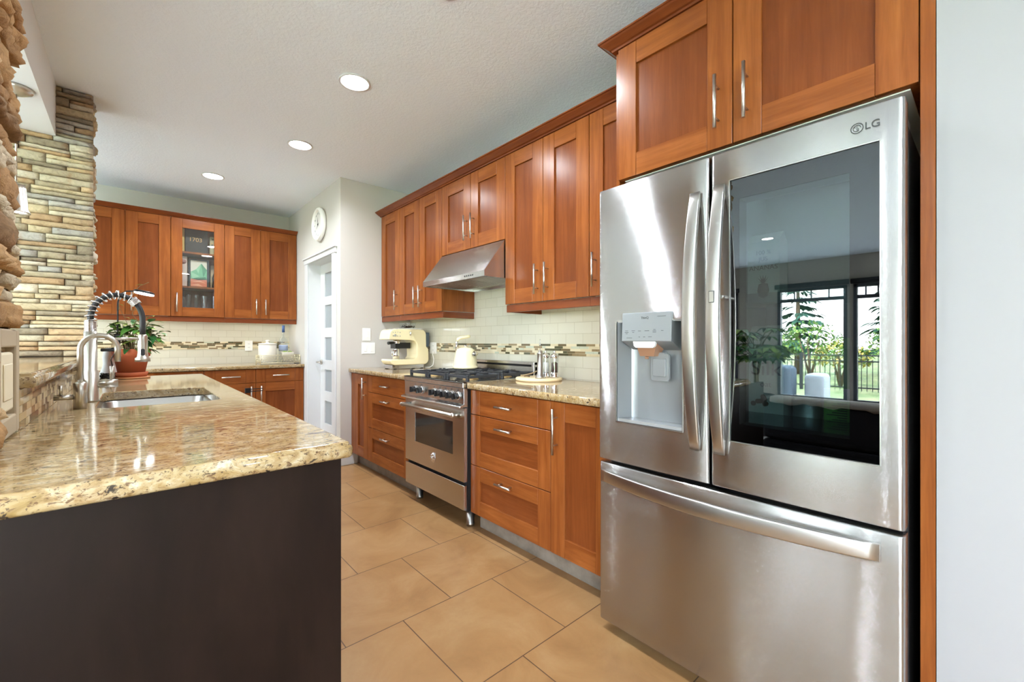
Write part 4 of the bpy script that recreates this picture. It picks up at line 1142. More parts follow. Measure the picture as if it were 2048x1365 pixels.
for k in range(4):
    for z in (1.232, 1.200): mb.cyl((1.735 + 0.022 * k, CY0 + 0.001, z), (1.735 + 0.022 * k, CY0 - 0.003, z), 0.005, n=10)
mb.cyl((1.752, CY0 + 0.001, 1.205), (1.752, CY0 - 0.008, 1.205), 0.011)
mb.tube([(1.90, CY0 + 0.002, 1.235), (1.90, CY0 - 0.014, 1.232), (1.895, CY0 - 0.018, 1.205)], [0.008, 0.007, 0.009], 10)
mb.build('controls', M_CHR, cm)
mb = MB(); mb.box(2.0735, 2.125, 3.57, 3.70, 1.10, 1.235); mb.build('water_tank', mat('smoke_tank', lin(70, 84, 96), 0.15), cm, bev=0.006)

kt_c = Vector((1.935, 2.715, 0.942)); kr = Vector((0.7466, -0.6652, 0)); kz = Vector((0, 0, 1))
kt = thing('kettle', 'cream whistling kettle on the back burner grate', 'kettle', tuple(kt_c))
mb = MB(); z = kt_c.z
mb.lathe([(0.001, z + 0.001), (0.096, z + 0.001), (0.099, z + 0.006), (0.099, z + 0.014), (0.094, z + 0.018), (0.092, z + 0.03), (0.084, z + 0.09), (0.074, z + 0.135), (0.066, z + 0.148), (0.050, z + 0.158), (0.001, z + 0.166)], (kt_c.x, kt_c.y, 0), 40)
mb.build('body', M_CREAM, kt)
mb = MB(); mb.lathe([(0.001, z + 0.164), (0.012, z + 0.163), (0.013, z + 0.178), (0.006, z + 0.184), (0.001, z + 0.184)], (kt_c.x, kt_c.y, 0), 16); mb.build('lid_knob', M_CHR, kt)
kp = lambda u, h: tuple(kt_c + kr * u + kz * h)
mb = MB(); mb.tube([kp(-0.068, 0.135), kp(-0.070, 0.17), kp(-0.064, 0.21)], [0.008, 0.007, 0.010], 10); mb.build('handle_post', M_CHR, kt)
mb = MB(); mb.tube([kp(-0.066, 0.205), kp(-0.058, 0.225), kp(-0.036, 0.238), kp(-0.005, 0.242), kp(0.025, 0.247), kp(0.038, 0.250)], [0.009, 0.012, 0.013, 0.012, 0.013, 0.008], 12); mb.build('handle', M_CREAM, kt)
mb = MB(); mb.tube([kp(0.055, 0.10), kp(0.075, 0.115), kp(0.085, 0.128)], [0.026, 0.020, 0.018], 14); mb.build('spout', M_CREAM, kt)
fw = Vector((-0.6652, -0.7466, 0))
mb = MB(); a = Vector(kp(0.064, 0.10)) + fw * 0.055; b = Vector(kp(0.078, 0.128)) + fw * 0.045; mb.tube([a, b], [0.016, 0.014], 14); mb.build('whistle', M_CHR, kt)

bd = MB(); bd.lathe([(0.001, WT), (0.146, WT), (0.15, WT + 0.004), (0.15, WT + 0.014), (0.146, WT + 0.018), (0.001, WT + 0.018)], (1.965, 1.945, 0), 56)
o = bd.build('serving_board', mat('travertine_board', lin(228, 206, 164), 0.4), loc=(1.965, 1.945, WT)); tag(o, 'round pale stone board beside the range', 'board')
BZ = WT + 0.0185
t = thing('oil_dispenser', 'steel oil dispenser with a thin spout on the round board', 'oil dispenser', (1.915, 1.885, BZ))
mb = MB(); mb.lathe([(0.001, BZ), (0.033, BZ), (0.030, BZ + 0.012), (0.019, BZ + 0.03), (0.018, BZ + 0.15), (0.020, BZ + 0.155), (0.020, BZ + 0.160), (0.011, BZ + 0.162), (0.011, BZ + 0.176), (0.001, BZ + 0.176)], (1.915, 1.885, 0), 28); mb.build('body', M_SSM, t)
mb = MB(); mb.cyl((1.915, 1.885, BZ + 0.175), (1.915, 1.885, BZ + 0.245), 0.0018, n=8); mb.build('spout', M_CHR, t)
M_SALT = mat('salt_grains', lin(236, 232, 226), 0.6); M_PEP = mat('peppercorns', lin(70, 52, 48), 0.6)
def mill(x, y, fill, label):
    t = thing('spice_mill', label, 'spice mill', (x, y, BZ), 'glass spice mills on the board')
    mb = MB(); mb.lathe([(0.001, BZ), (0.026, BZ), (0.027, BZ + 0.01), (0.024, BZ + 0.026), (0.026, BZ + 0.034), (0.001, BZ + 0.034)], (x, y, 0), 24); mb.build('base', M_CHR, t)
    mb = MB(); mb.lathe([(0.025, BZ + 0.0345), (0.026, BZ + 0.06), (0.025, BZ + 0.125)], (x, y, 0), 24, caps=False); mb.build('jar', M_CLEAR, t)
    mb = MB(); mb.lathe([(0.001, BZ + 0.035), (0.020, BZ + 0.035), (0.020, BZ + 0.095), (0.008, BZ + 0.10), (0.001, BZ + 0.10)], (x, y, 0), 16); mb.build('filling', fill, t)
    mb = MB(); mb.lathe([(0.026, BZ + 0.1255), (0.027, BZ + 0.135), (0.020, BZ + 0.150), (0.006, BZ + 0.156), (0.005, BZ + 0.162), (0.008, BZ + 0.168), (0.001, BZ + 0.174)], (x, y, 0), 24); mb.build('cap', M_CHR, t)
mill(1.985, 1.905, M_SALT, 'glass mill filled with white salt')
mill(2.005, 1.845, M_PEP, 'glass mill filled with dark peppercorns')
mb = MB(); L = []
for k in range(9):
    q = k / 8; u = -0.055 + 0.11 * q; w = 0.024 * math.sin(math.pi * min(max(q, 0.08), 0.97)) ** 0.7; h = 0.006 + 0.030 * q * q
    c = Vector((1.935, 2.005, BZ)) + kr * u
    L.append([tuple(c + Vector((0.665, 0.7466, 0)) * (w * s) + kz * (h + zz)) for s, zz in ((-1, 0.006), (0, 0), (1, 0.006), (1, 0.008), (0, 0.003), (-1, 0.008))])
mb.loops(L, 0, True, True, True); mb.lathe([(0.001, BZ), (0.02, BZ), (0.018, BZ + 0.008), (0.001, BZ + 0.009)], (1.925, 2.015, 0), 16)
o = mb.build('spoon_rest', mat('brown_glaze', lin(150, 128, 98), 0.3), loc=(1.935, 2.005, BZ)); tag(o, 'brown leaf shaped spoon rest on the round board', 'spoon rest')

# switches and outlets
def plate(name, label, P, u0, u1, z0, z1, kind, n=1):
    t = thing(name, label, 'switch' if kind == 's' else 'outlet', P((u0 + u1) / 2, 0, (z0 + z1) / 2))
    mb = MB(); bx(mb, P, u0, u1, -0.006, 0.0, z0, z1); mb.build('plate', M_PLATE, t, bev=0.002)
    w = (u1 - u0) / n
    for k in range(n):
        c = u0 + w * (k + 0.5); mb = MB(); zc = (z0 + z1) / 2
        if kind == 's': bx(mb, P, c - 0.016, c + 0.016, -0.009, -0.0055, zc - 0.032, zc + 0.032); mb.build('rocker', M_PLATE, t, bev=0.0015)
        else:
            for s in (-1, 1):
                mb = MB(); zz = zc + s * 0.02; bx(mb, P, c - 0.017, c + 0.017, -0.0075, -0.0055, zz - 0.014, zz + 0.014, 0)
                for q in (-0.006, 0.006): bx(mb, P, c + q - 0.0012, c + q + 0.0012, -0.0078, -0.007, zz - 0.004, zz + 0.006, 1)
                mb.build('socket', [M_PLATE, M_INK], t)
    return t
PYW = BM(YP - 0.0005)
plate('light_switch', 'single white rocker switch plate on the pantry end wall', PYW, 1.648, 1.728, 1.158, 1.278, 's', 1)
plate('light_switch', 'double white rocker switch plate below the single one', PYW, 1.640, 1.772, 1.032, 1.140, 's', 2)
plate('wall_outlet', 'white outlet plate in the far mosaic band', BM(YB - 0.0135), 0.975, 1.052, 1.042, 1.160, 'o')
plate('wall_outlet', 'white outlet plate behind the coffee machine cord', RM(2.1465), 3.475, 3.59, 1.035, 1.142, 'o')
mb = MB(); mb.tube([(2.142, 3.51, 1.06), (2.120, 3.50, 1.055), (2.112, 3.49, 1.03), (2.118, 3.48, 0.98), (2.112, 3.485, 0.93), (2.095, 3.51, 0.908), (2.07, 3.56, 0.906)], 0.0035, 8)
o = mb.build('power_cord', M_PLATE, loc=(2.12, 3.49, 0.95)); tag(o, 'thin white cord from the outlet to the coffee machine', 'cord')
# outlet set in a stone surround on the near pillar
t = thing('pillar_outlet', 'cream outlet in a stone surround on the near pillar', 'outlet', (-0.24, 1.68, 0.9))
M_SUR = painted('cast_stone_surround', lin(176, 160, 136), 0.8, 0.3, 60)
SX = -0.2335
mb = MB(); ringboxes(mb, -0.262, SX, 1.545, 1.806, 0.904, 1.182, (1.585, 1.765, 0.955, 1.135)); mb.box(-0.262, SX - 0.02, 1.585, 1.765, 0.955, 1.135)
mb.build('surround', M_SUR, t, bev=0.008, seg=2)
M_IVR = mat('ivory_plate', lin(226, 214, 186), 0.4)
mb = MB(); mb.box(SX - 0.0195, SX - 0.004, 1.600, 1.752, 0.968, 1.122); mb.build('plate', M_IVR, t, bev=0.006, seg=2)
mb = MB(); mb.box(SX - 0.0038, SX - 0.001, 1.625, 1.727, 1.0, 1.092, 0); mb.build('flap', M_IVR, t, bev=0.002)

# clock
ck = thing('wall_clock', 'round white clock above the pantry door', 'clock', (XP, 4.53, 2.335))
c = (XP - 0.0005, 4.53, 2.335)
mb = MB(); mb.lathe([(0.150, 0), (0.165, -0.01), (0.168, -0.03), (0.160, -0.046), (0.146, -0.052), (0.134, -0.046), (0.130, -0.036), (0.128, -0.03)], c, 48, axis='x', caps=False); mb.build('rim', M_WHITE, ck)
mb = MB(); mb.lathe([(0.001, -0.030), (0.129, -0.030)], c, 48, axis='x', caps=False); mb.build('dial', mat('clock_dial', lin(226, 224, 220), 0.5), ck)
fx = c[0] - 0.032
for k in range(1, 13):
    a = R(90 - 30 * k); text(str(k), 'numeral', M_INK, ck, (fx, c[1] - 0.108 * math.cos(a), c[2] + 0.108 * math.sin(a)), 0.026, (0, -1, 0), (0, 0, 1))
def hand(ang, L, w):
    mb = MB(); a = R(90 - ang); d = Vector((0, -math.cos(a), math.sin(a))); n = Vector((0, math.sin(a), math.cos(a)))
    o0 = Vector((fx - 0.002, c[1], c[2])); mb.add([tuple(o0 - d * 0.02 - n * w), tuple(o0 + d * L), tuple(o0 - d * 0.02 + n * w), tuple(o0 + d * L * 0.5 + n * w * 1.4 + Vector((-0.002, 0, 0)))], [(0, 1, 3), (0, 3, 2), (0, 2, 1), (1, 2, 3)])
    mb.build('hand', M_INK, ck)
hand(238, 0.09, 0.004); hand(358, 0.075, 0.004)
mb = MB(); mb.cyl((fx, c[1], c[2]), (fx - 0.006, c[1], c[2]), 0.007); mb.build('hub', M_INK, ck)

# ---------------------------------------------------------------- far worktop
tr = thing('display_tray', 'pierced metal tray on the far worktop', 'tray', (1.24, 5.35, WT))
tx0, tx1, ty0, ty1, tz0, tz1 = 1.035, 1.430, 5.235, 5.44, WT + 0.012, 1.0
mb = MB(); mb.box(tx0, tx1, ty0, ty1, tz0, tz0 + 0.004); mb.build('bottom', M_NICK, tr)
M_LAT = mat('antique_silver', lin(222, 212, 180), 0.35, 0.5)
def lattice(p0, p1):
    mb = MB(); d = Vector(p1) - Vector(p0); L = d.length; d.normalize(); rnd = random.Random(int(L * 1000))
    W = lambda u, z: tuple(Vector(p0) + d * u + Vector((0, 0, z)))
    for z in (tz0 + 0.004, tz1): mb.tube([W(0, z), W(L, z)], 0.0032, 6)
    n = max(3, int(L / 0.027)); rows = 3
    pts = [[(min(max(L * (i + (0.5 if j % 2 else 0)) / n + (rnd.uniform(-0.005, 0.005) if 0 < i < n else 0), 0), L), tz0 + 0.004 + (tz1 - tz0 - 0.004) * j / rows + (rnd.uniform(-0.005, 0.005) if 0 < j < rows else 0)) for i in range(n + 1)] for j in range(rows + 1)]
    for j in range(rows):
        for i in range(n):
            mb.tube([W(*pts[j][i]), W(*pts[j + 1][i])], 0.0015, 5)
            mb.tube([W(*pts[j][i + (1 if j % 2 == 0 else 0)]), W(*pts[j + 1][i + (0 if j % 2 == 0 else 1)])], 0.0015, 5)
            if 0 < j: mb.tube([W(*pts[j][i]), W(*pts[j][i + 1])], 0.0013, 5)
    mb.build('lattice_side', M_LAT, tr)
lattice((tx0, ty0, 0), (tx1, ty0, 0)); lattice((tx0, ty1, 0), (tx1, ty1, 0)); lattice((tx0, ty0, 0), (tx0, ty1, 0)); lattice((tx1, ty0, 0), (tx1, ty1, 0))
for x in (tx0, tx1):
    for y in (ty0, ty1):
        mb = MB(); mb.cyl((x, y, WT), (x, y, tz1 + 0.002), 0.0045, n=10); mb.build('leg', M_LAT, tr)
TZ = tz0 + 0.0042
cn = thing('canister', 'white lidded canister on the pierced tray', 'canister', (1.125, 5.335, TZ))
mb = MB(); mb.lathe([(0.001, TZ), (0.086, TZ), (0.089, TZ + 0.01), (0.089, 1.112), (0.086, 1.116), (0.001, 1.116)], (1.125, 5.335, 0), 36); mb.build('body', M_PORC, cn)
mb = MB(); mb.lathe([(0.092, 1.1165), (0.092, 1.124), (0.080, 1.130), (0.02, 1.134), (0.014, 1.146), (0.022, 1.154), (0.020, 1.164), (0.001, 1.167)], (1.125, 5.335, 0), 36); mb.build('lid', M_PORC, cn)
bt = thing('bottle', 'clear bottle with a blue cap behind the small planter', 'bottle', (1.300, 5.40, TZ))
mb = MB(); mb.lathe([(0.001, TZ), (0.044, TZ), (0.046, TZ + 0.01), (0.046, 1.155), (0.040, 1.180), (0.018, 1.205), (0.0135, 1.225), (0.0135, 1.255)], (1.300, 5.40, 0), 28); mb.build('glass', M_CLEAR, bt)
mb = MB(); mb.cyl((1.300, 5.40, 1.2555), (1.300, 5.40, 1.334), 0.0150); mb.build('cap', mat('blue_cap', lin(58, 84, 128), 0.4), bt)
mb = MB(); mb.lathe([(0.0465, 1.045), (0.0468, 1.06), (0.0468, 1.095), (0.0465, 1.11)], (1.300, 5.40, 0), 28); mb.build('label', mat('blue_label', lin(150, 162, 186), 0.5), bt)
pl = thing('small_planter', 'small white planter of green succulents on the pierced tray', 'planter', (1.315, 5.285, TZ))
mb = MB(); mb.loops([[tuple(p) for p in rrect(1.262, 1.368, 5.258, 5.312, TZ, 0.01)], [tuple(p) for p in rrect(1.255, 1.375, 5.252, 5.318, 1.032, 0.01)]], 0, True, True, False)
mb.add([tuple(p) for p in rrect(1.257, 1.373, 5.254, 5.316, 1.026, 0.01)], [tuple(range(24))]); mb.build('pot', M_PORC, pl)
mb = MB(); rnd = random.Random(5)
for k in range(46):
    x, y = rnd.uniform(1.27, 1.36), rnd.uniform(5.262, 5.308); mb.tube([(x, y, 1.024), (x + rnd.uniform(-.006, .006), y + rnd.uniform(-.006, .006), 1.034 + rnd.uniform(0, 0.014))], [0.005, 0.0012], 6)
mb.build('succulents', M_LEAFY, pl)

# things in the glass cabinet
SH = [1.4165, 1.7135, 2.0635]
def cbox(name, label, x0, x1, y0, y1, z0, z1, m, cat='box'):
    t = thing(name, label, cat, ((x0 + x1) / 2, (y0 + y1) / 2, z0)); mb = MB(); mb.box(x0, x1, y0, y1, z0, z1); mb.build('box', m, t, bev=0.001); return t
M_BX = mat('black_box', lin(52, 50, 50), 0.45)
t = cbox('gift_box', 'black box reading 1703 on the top cabinet shelf', 0.415, 0.600, 5.50, 5.60, SH[2], 2.33, M_BX)
text('1703', 'lettering', M_GOLD, t, (0.497, 5.499, 2.205), 0.058, (1, 0, 0), (0, 0, 1))
cbox('yellow_box', 'yellow box at the left of the top cabinet shelf', 0.345, 0.405, 5.50, 5.60, SH[2], 2.31, mat('yellow_box', lin(214, 176, 96), 0.5))
t = cbox('patterned_box', 'pale patterned box right of the 1703 box', 0.620, 0.705, 5.50, 5.58, SH[2], 2.26, mat('pale_box', lin(190, 176, 140), 0.5))
mb = MB(); rnd = random.Random(9)
for k in range(10):
    x, z = rnd.uniform(0.63, 0.69), rnd.uniform(2.12, 2.24); mb.box(x, x + 0.014, 5.4985, 5.50, z, z + 0.014, k % 2)
mb.build('pattern', [M_GOLD, M_INK], t)
t = cbox('pink_box', 'tall pale pink box at the left of the middle shelf', 0.350, 0.425, 5.47, 5.55, SH[1], 2.02, mat('pink_box', lin(206, 180, 166), 0.4))
mb = MB(); mb.lathe([(0.001, -0.0008), (0.024, -0.0008), (0.024, 0.0)], (0.395, 5.47, 1.965), 20, axis='y'); mb.build('round_print', mat('print_brown', lin(140, 84, 66), 0.5), t)
t = cbox('picture_box', 'dark box with a green and orange mountain picture', 0.440, 0.610, 5.49, 5.57, SH[1], 2.005, M_BX)
mb = MB(); cols = [lin(120, 186, 140), lin(86, 150, 110), lin(160, 206, 166), lin(70, 120, 90), lin(214, 122, 92), lin(236, 170, 140), lin(226, 214, 196)]
yq = 5.4893
def tri(pts, c): mb.add([(x, yq - 0.0003 * len(mb.f) * 0.05, z) for x, z in pts], [tuple(range(len(pts)))], 0, False, cols[c])
tri([(0.455, 1.80), (0.592, 1.80), (0.592, 1.99), (0.455, 1.99)], 6)
tri([(0.455, 1.80), (0.592, 1.80), (0.592, 1.90), (0.545, 1.965), (0.50, 1.90), (0.455, 1.87)], 0); tri([(0.545, 1.965), (0.592, 1.90), (0.56, 1.82)], 1); tri([(0.455, 1.87), (0.53, 1.83), (0.47, 1.80)], 2); tri([(0.50, 1.90), (0.545, 1.965), (0.52, 1.86)], 2); tri([(0.46, 1.80), (0.59, 1.80), (0.58, 1.825)], 3)
tri([(0.455, 1.722), (0.592, 1.722), (0.592, 1.798), (0.52, 1.79), (0.455, 1.80)], 4); tri([(0.455, 1.765), (0.53, 1.785), (0.592, 1.755), (0.53, 1.77)], 5); tri([(0.455, 1.735), (0.52, 1.75), (0.56, 1.726), (0.50, 1.73)], 5)
mb.build('picture', vcol('picture_print', 0.5), t)
t = thing('dark_bottle', 'dark figured bottle at the right of the middle shelf', 'bottle', (0.668, 5.50, SH[1]))
mb = MB(); z = SH[1]; mb.lathe([(0.001, z), (0.03, z), (0.032, z + 0.02), (0.026, z + 0.06), (0.032, z + 0.11), (0.020, z + 0.15), (0.010, z + 0.165), (0.010, z + 0.2)], (0.668, 5.50, 0), 24); mb.build('glass', mat('dark_bottle_glass', lin(46, 36, 30), 0.15), t)
mb = MB(); mb.cyl((0.668, 5.50, z + 0.2), (0.668, 5.50, z + 0.225), 0.012); mb.build('cap', M_GOLD, t)
cbox('tan_box', 'tan upright box behind the dark figured bottle', 0.632, 0.706, 5.56, 5.62, SH[1], 1.965, mat('tan_box', lin(196, 160, 116), 0.5))
def glassware(x, y, kind, label):
    t = thing('drinking_glass', label, 'glass', (x, y, SH[0]), 'glassware on the bottom cabinet shelf'); mb = MB(); z = SH[0]
    if kind == 'stem': pr = [(0.001, z), (0.032, z), (0.030, z + 0.003), (0.004, z + 0.01), (0.004, z + 0.08), (0.026, z + 0.105), (0.032, z + 0.15), (0.026, z + 0.19)]
    elif kind == 'flute': pr = [(0.001, z), (0.026, z), (0.024, z + 0.003), (0.004, z + 0.01), (0.005, z + 0.07), (0.020, z + 0.11), (0.022, z + 0.22)]
    else: pr = [(0.001, z + 0.004), (0.028, z + 0.004), (0.030, z), (0.033, z + 0.05), (0.030, z + 0.12), (0.034, z + 0.21)]
    mb.lathe(pr, (x, y, 0), 24, caps=False); mb.build('glass', M_CLEAR, t)
glassware(0.392, 5.49, 'stem', 'round stemmed glass at the left of the bottom shelf'); glassware(0.440, 5.53, 'flute', 'tall flute next to the round stemmed glass')
glassware(0.505, 5.52, 'flute', 'tall flute in the middle of the bottom shelf'); glassware(0.572, 5.50, 'tumbler', 'cut glass tumbler near the middle of the bottom shelf')
glassware(0.665, 5.50, 'tumbler', 'tall tumbler at the right end of the bottom shelf')

# ---------------------------------------------------------------- island things
t = thing('sink', 'undermount stainless sink in the island worktop', 'sink', (0.10, 2.49, 0.70))
mb = MB(); h = (-0.100, 0.294, 2.205, 2.888)
L = [[tuple(p) for p in rrect(*h, zz, rr, i)] for zz, rr, i in ((0.8585, 0.06, -0.02), (0.8585, 0.052, -0.004), (0.852, 0.052, 0.002), (0.70, 0.06, 0.010), (0.672, 0.06, 0.022), (0.664, 0.05, 0.05))]
mb.loops(L, 0, True, False, True); mb.build('bowl', M_SSM, t)
mb = MB(); mb.lathe([(0.001, 0.667), (0.035, 0.667), (0.040, 0.6665), (0.042, 0.6645)], (0.10, 2.55, 0), 24); mb.build('drain', M_CHR, t)

def faucet_xy(u, x0, y): return (x0 + u, y)
ft = thing('spring_faucet', 'tall brushed nickel faucet with a spring hose', 'faucet', (-0.128, 2.50, WT))
fx0, fy = -0.128, 2.50
mb = MB(); mb.lathe([(0.001, WT), (0.030, WT), (0.030, 0.906), (0.0275, 0.910), (0.0275, 1.025), (0.021, 1.03), (0.021, 1.192), (0.001, 1.192)], (fx0, fy, 0), 28); mb.build('column', M_NICK, ft)
A = [(fx0, fy, 1.192), (fx0, fy, 1.235)]
rx, rz = 0.0825, 0.112
for k in range(0, 19):
    a = R(180 - 180 * k / 18); A.append((fx0 + rx + rx * math.cos(a), fy, 1.238 + rz * math.sin(a) ** 0.9 if 0 < k < 18 else 1.238))
A += [(fx0 + 2 * rx, fy, 1.21), (fx0 + 2 * rx, fy, 1.18)]
mb = MB(); mb.tube(A, 0.0105, 12); mb.build('hose', M_RUB, ft)
# spring wound round the hose: tight, then open, then tight again
def resample(pts, n):
    pts = [Vector(p) for p in pts]; d = [0]
    for a, b in zip(pts, pts[1:]): d.append(d[-1] + (b - a).length)
    out = []
    for k in range(n + 1):
        s = d[-1] * k / n; i = 0
        while i < len(d) - 2 and d[i + 1] < s: i += 1
        t_ = (s - d[i]) / max(d[i + 1] - d[i], 1e-9); out.append(pts[i].lerp(pts[i + 1], t_))
    return out
S = resample(A[:17], 1200); H = []; ph = 0.0
for k, p in enumerate(S):
    q = k / 1200; dens = 1.0 if 0.16 < q < 0.90 else 4.6
    ph += dens * 2 * math.pi * 14 / 1200
    tg = (S[min(k + 1, 1200)] - S[max(k - 1, 0)]).normalized(); n1 = Vector((0, 1, 0)); n2 = tg.cross(n1)
    H.append(p + (n1 * math.cos(ph) + n2 * math.sin(ph)) * 0.0175)
mb = MB(); mb.tube(H, 0.0026, 6); mb.build('spring', M_CHR, ft)
hx2 = fx0 + 2 * rx
mb = MB(); mb.lathe([(0.012, 1.182), (0.0165, 1.176), (0.0165, 1.155), (0.0175, 1.150), (0.0175, 1.10), (0.020, 1.082), (0.027, 1.076), (0.027, 1.061), (0.001, 1.061)], (hx2, fy, 0), 28); mb.build('spray_head', M_NICK, ft)
mb = MB(); mb.prism([(p.x, p.y) for p in rrect(hx2 - 0.007, hx2 + 0.007, 1.088, 1.118, 0, 0.006)], 'y', fy - 0.020, fy - 0.012); mb.build('spray_button', M_RUB, ft)
mb = MB(); mb.cyl((fx0, fy, 1.162), (hx2 - 0.012, fy, 1.162), 0.0058, n=12); mb.build('support_arm', M_NICK, ft)
mb = MB(); mb.cyl((fx0 + 0.02, fy, 0.972), (fx0 + 0.085, fy, 0.972), 0.017); mb.cyl((fx0 + 0.066, fy, 0.985), (fx0 + 0.066, fy, 1.045), 0.0075); mb.build('lever', M_NICK, ft)
ff = thing('filter_faucet', 'small gooseneck filter faucet in front of the spring faucet', 'faucet', (-0.142, 2.25, WT))
gx, gy = -0.142, 2.25; gr = 0.051
mb = MB(); mb.lathe([(0.001, WT), (0.019, WT), (0.019, 0.995), (0.012, 1.0)], (gx, gy, 0), 24); mb.build('base', M_NICK, ff)
G = [(gx, gy, 0.995), (gx, gy, 1.11)] + [(gx + gr + gr * math.cos(R(180 - 15 * k)), gy, 1.122 + gr * math.sin(R(15 * k))) for k in range(13)] + [(gx + 2 * gr, gy, 1.072)]
mb = MB(); mb.tube(G, 0.0095, 14); mb.build('spout', M_NICK, ff)
mb = MB(); mb.cyl((gx - 0.018, gy, 0.945), (gx - 0.068, gy, 0.945), 0.010); mb.cyl((gx - 0.05, gy, 0.955), (gx - 0.05, gy, 0.99), 0.005); mb.build('lever', M_NICK, ff)

def leaf(mb, p, d, L, W, up=(0, 0, 1), droop=0.25, fold=0.25, m=0):
    p = Vector(p); d = Vector(d).normalized(); s = d.cross(Vector(up))
    if s.length < 1e-3: s = Vector((1, 0, 0))
    s.normalize(); n = s.cross(d); vs = []; N = 6
    for k in range(N + 1):
        t = k / N; w = W * 0.5 * math.sin(math.pi * t ** 0.8) ** 0.9 if 0 < k < N else 0.0006
        c = p + d * (L * t) + Vector((0, 0, -droop * L * t * t))
        vs += [tuple(c - s * w + n * (fold * w)), tuple(c), tuple(c + s * w + n * (fold * w))]
    mb.add(vs, [(3 * k + j, 3 * k + j + 1, 3 * k + j + 4, 3 * k + j + 3) for k in range(N) for j in (0, 1)], m, True)
pp = thing('potted_plant', 'leafy green plant in a terracotta pot on the island', 'plant', (0.0, 3.90, WT))
cxp, cyp = 0.0, 3.90
mb = MB(); mb.lathe([(0.001, WT), (0.098, WT), (0.100, WT + 0.005), (0.098, WT + 0.010), (0.001, WT + 0.010)], (cxp, cyp, 0), 40); mb.build('wood_disc', mat('wood_disc', lin(186, 122, 78), 0.5), pp)
mb = MB(); mb.lathe([(0.001, WT + 0.0105), (0.080, WT + 0.0105), (0.090, WT + 0.040), (0.086, WT + 0.042), (0.078, WT + 0.018)], (cxp, cyp, 0), 40); mb.build('saucer', M_TERRA, pp)
mb = MB(); mb.lathe([(0.001, WT + 0.02), (0.068, WT + 0.02), (0.092, 1.048), (0.098, 1.050), (0.104, 1.098), (0.098, 1.100), (0.092, 1.080), (0.001, 1.082)], (cxp, cyp, 0), 44); mb.build('pot', M_TERRA, pp)
mb = MB(); rnd = random.Random(31)
stems = MB()
for k in range(19):
    a = rnd.uniform(0, 6.28); rr = rnd.uniform(0.01, 0.05); h = rnd.uniform(0.08, 0.22); q = rnd.uniform(0.03, 0.13)
    p0 = Vector((cxp + rr * math.cos(a), cyp + rr * math.sin(a), 1.08)); p1 = p0 + Vector((q * math.cos(a) * 0.5, q * math.sin(a) * 0.5, h * 0.7)); p2 = p0 + Vector((q * math.cos(a), q * math.sin(a), h))
    stems.tube([p0, p1, p2], [0.003, 0.0026, 0.002], 6)
    for j in range(6):
        t_ = 0.35 + 0.65 * j / 5; c = p0.lerp(p1, t_ * 2) if t_ < 0.5 else p1.lerp(p2, t_ * 2 - 1); b = a + rnd.uniform(-1.6, 1.6)
        if c.x + 0.1 * math.cos(b) < -0.13: b = 1.2
        if c.x < -0.11: continue
        leaf(mb, c, (math.cos(b), math.sin(b), rnd.uniform(-0.2, 0.45)), rnd.uniform(0.07, 0.12), rnd.uniform(0.030, 0.044), droop=rnd.uniform(0.1, 0.5), m=rnd.choice((0, 0, 1, 1, 2)))
for k in range(10):
    a = rnd.uniform(-2.0, 2.0); leaf(mb, (cxp + 0.07 * math.cos(a), cyp + 0.07 * math.sin(a), 1.10), (math.cos(a), math.sin(a), 0.1), 0.09, 0.032, droop=0.5, m=rnd.choice((0, 1)))
vine = [(0.02, 3.90, 1.10), (0.05, 3.89, 1.26), (0.00, 3.88, 1.34), (0.03, 3.88, 1.40), (0.00, 3.89, 1.46), (0.04, 3.89, 1.53), (0.09, 3.88, 1.56)]
vn = resample(vine, 30); stems.tube(vn, 0.0018, 6)
v2 = resample([(0.05, 3.89, 1.26), (0.08, 3.88, 1.32), (0.12, 3.87, 1.33)], 10); stems.tube(v2, 0.0015, 6)
v3 = resample([(0.02, 3.9, 1.1), (-0.03, 3.9, 1.30), (-0.07, 3.9, 1.40)], 10); stems.tube(v3, 0.0015, 6)
for vv in (vn[8::4], v2[3::3], v3[4::3]):
    for p in vv: b = rnd.uniform(0, 6.28); leaf(mb, p, (math.cos(b), math.sin(b), 0.1), 0.045, 0.014, m=2)
mb.build('foliage', [M_LEAF, M_LEAF2, M_LEAFY], pp); stems.build('stems', M_STEM, pp)

gl = thing('plant_lamp', 'black gooseneck clip lamp with a lit ring in the potted plant', 'lamp', (-0.07, 3.86, 1.10))
mb = MB(); mb.box(-0.150, -0.090, 3.83, 3.86, 1.085, 1.105); mb.box(-0.085, -0.055, 3.84, 3.88, 1.08, 1.20); mb.box(-0.100, -0.080, 3.83, 3.86, 1.085, 1.11); mb.build('clamp', M_BLK, gl, bev=0.004)
GN = resample([(-0.07, 3.86, 1.19), (-0.068, 3.86, 1.30), (-0.068, 3.86, 1.41), (-0.055, 3.86, 1.465), (-0.025, 3.86, 1.488), (0.02, 3.86, 1.492)], 24)
mb = MB(); mb.tube(GN, 0.0045, 8); mb.build('gooseneck', M_BLK, gl)
mb = MB(); q = Vector((0.065, 3.86, 1.480))
RING = [q + Vector((0.047 * math.cos(a), 0.047 * math.sin(a), -0.10 * 0.047 * math.cos(a) * 2)) for a in [2 * math.pi * k / 32 for k in range(32)]]
mb.tube([p + Vector((0, 0, 0.006)) for p in RING], 0.009, 8, closed=True); mb.build('lamp_head', M_BLK, gl)
mb = MB(); mb.tube([p + Vector((0, 0, -0.003)) for p in RING], 0.006, 8, closed=True); mb.build('light_ring', LIT('ring_led', (0.92, 0.95, 1, 1), 9.0), gl)
mb = MB(); rnd = random.Random(12); pts = []
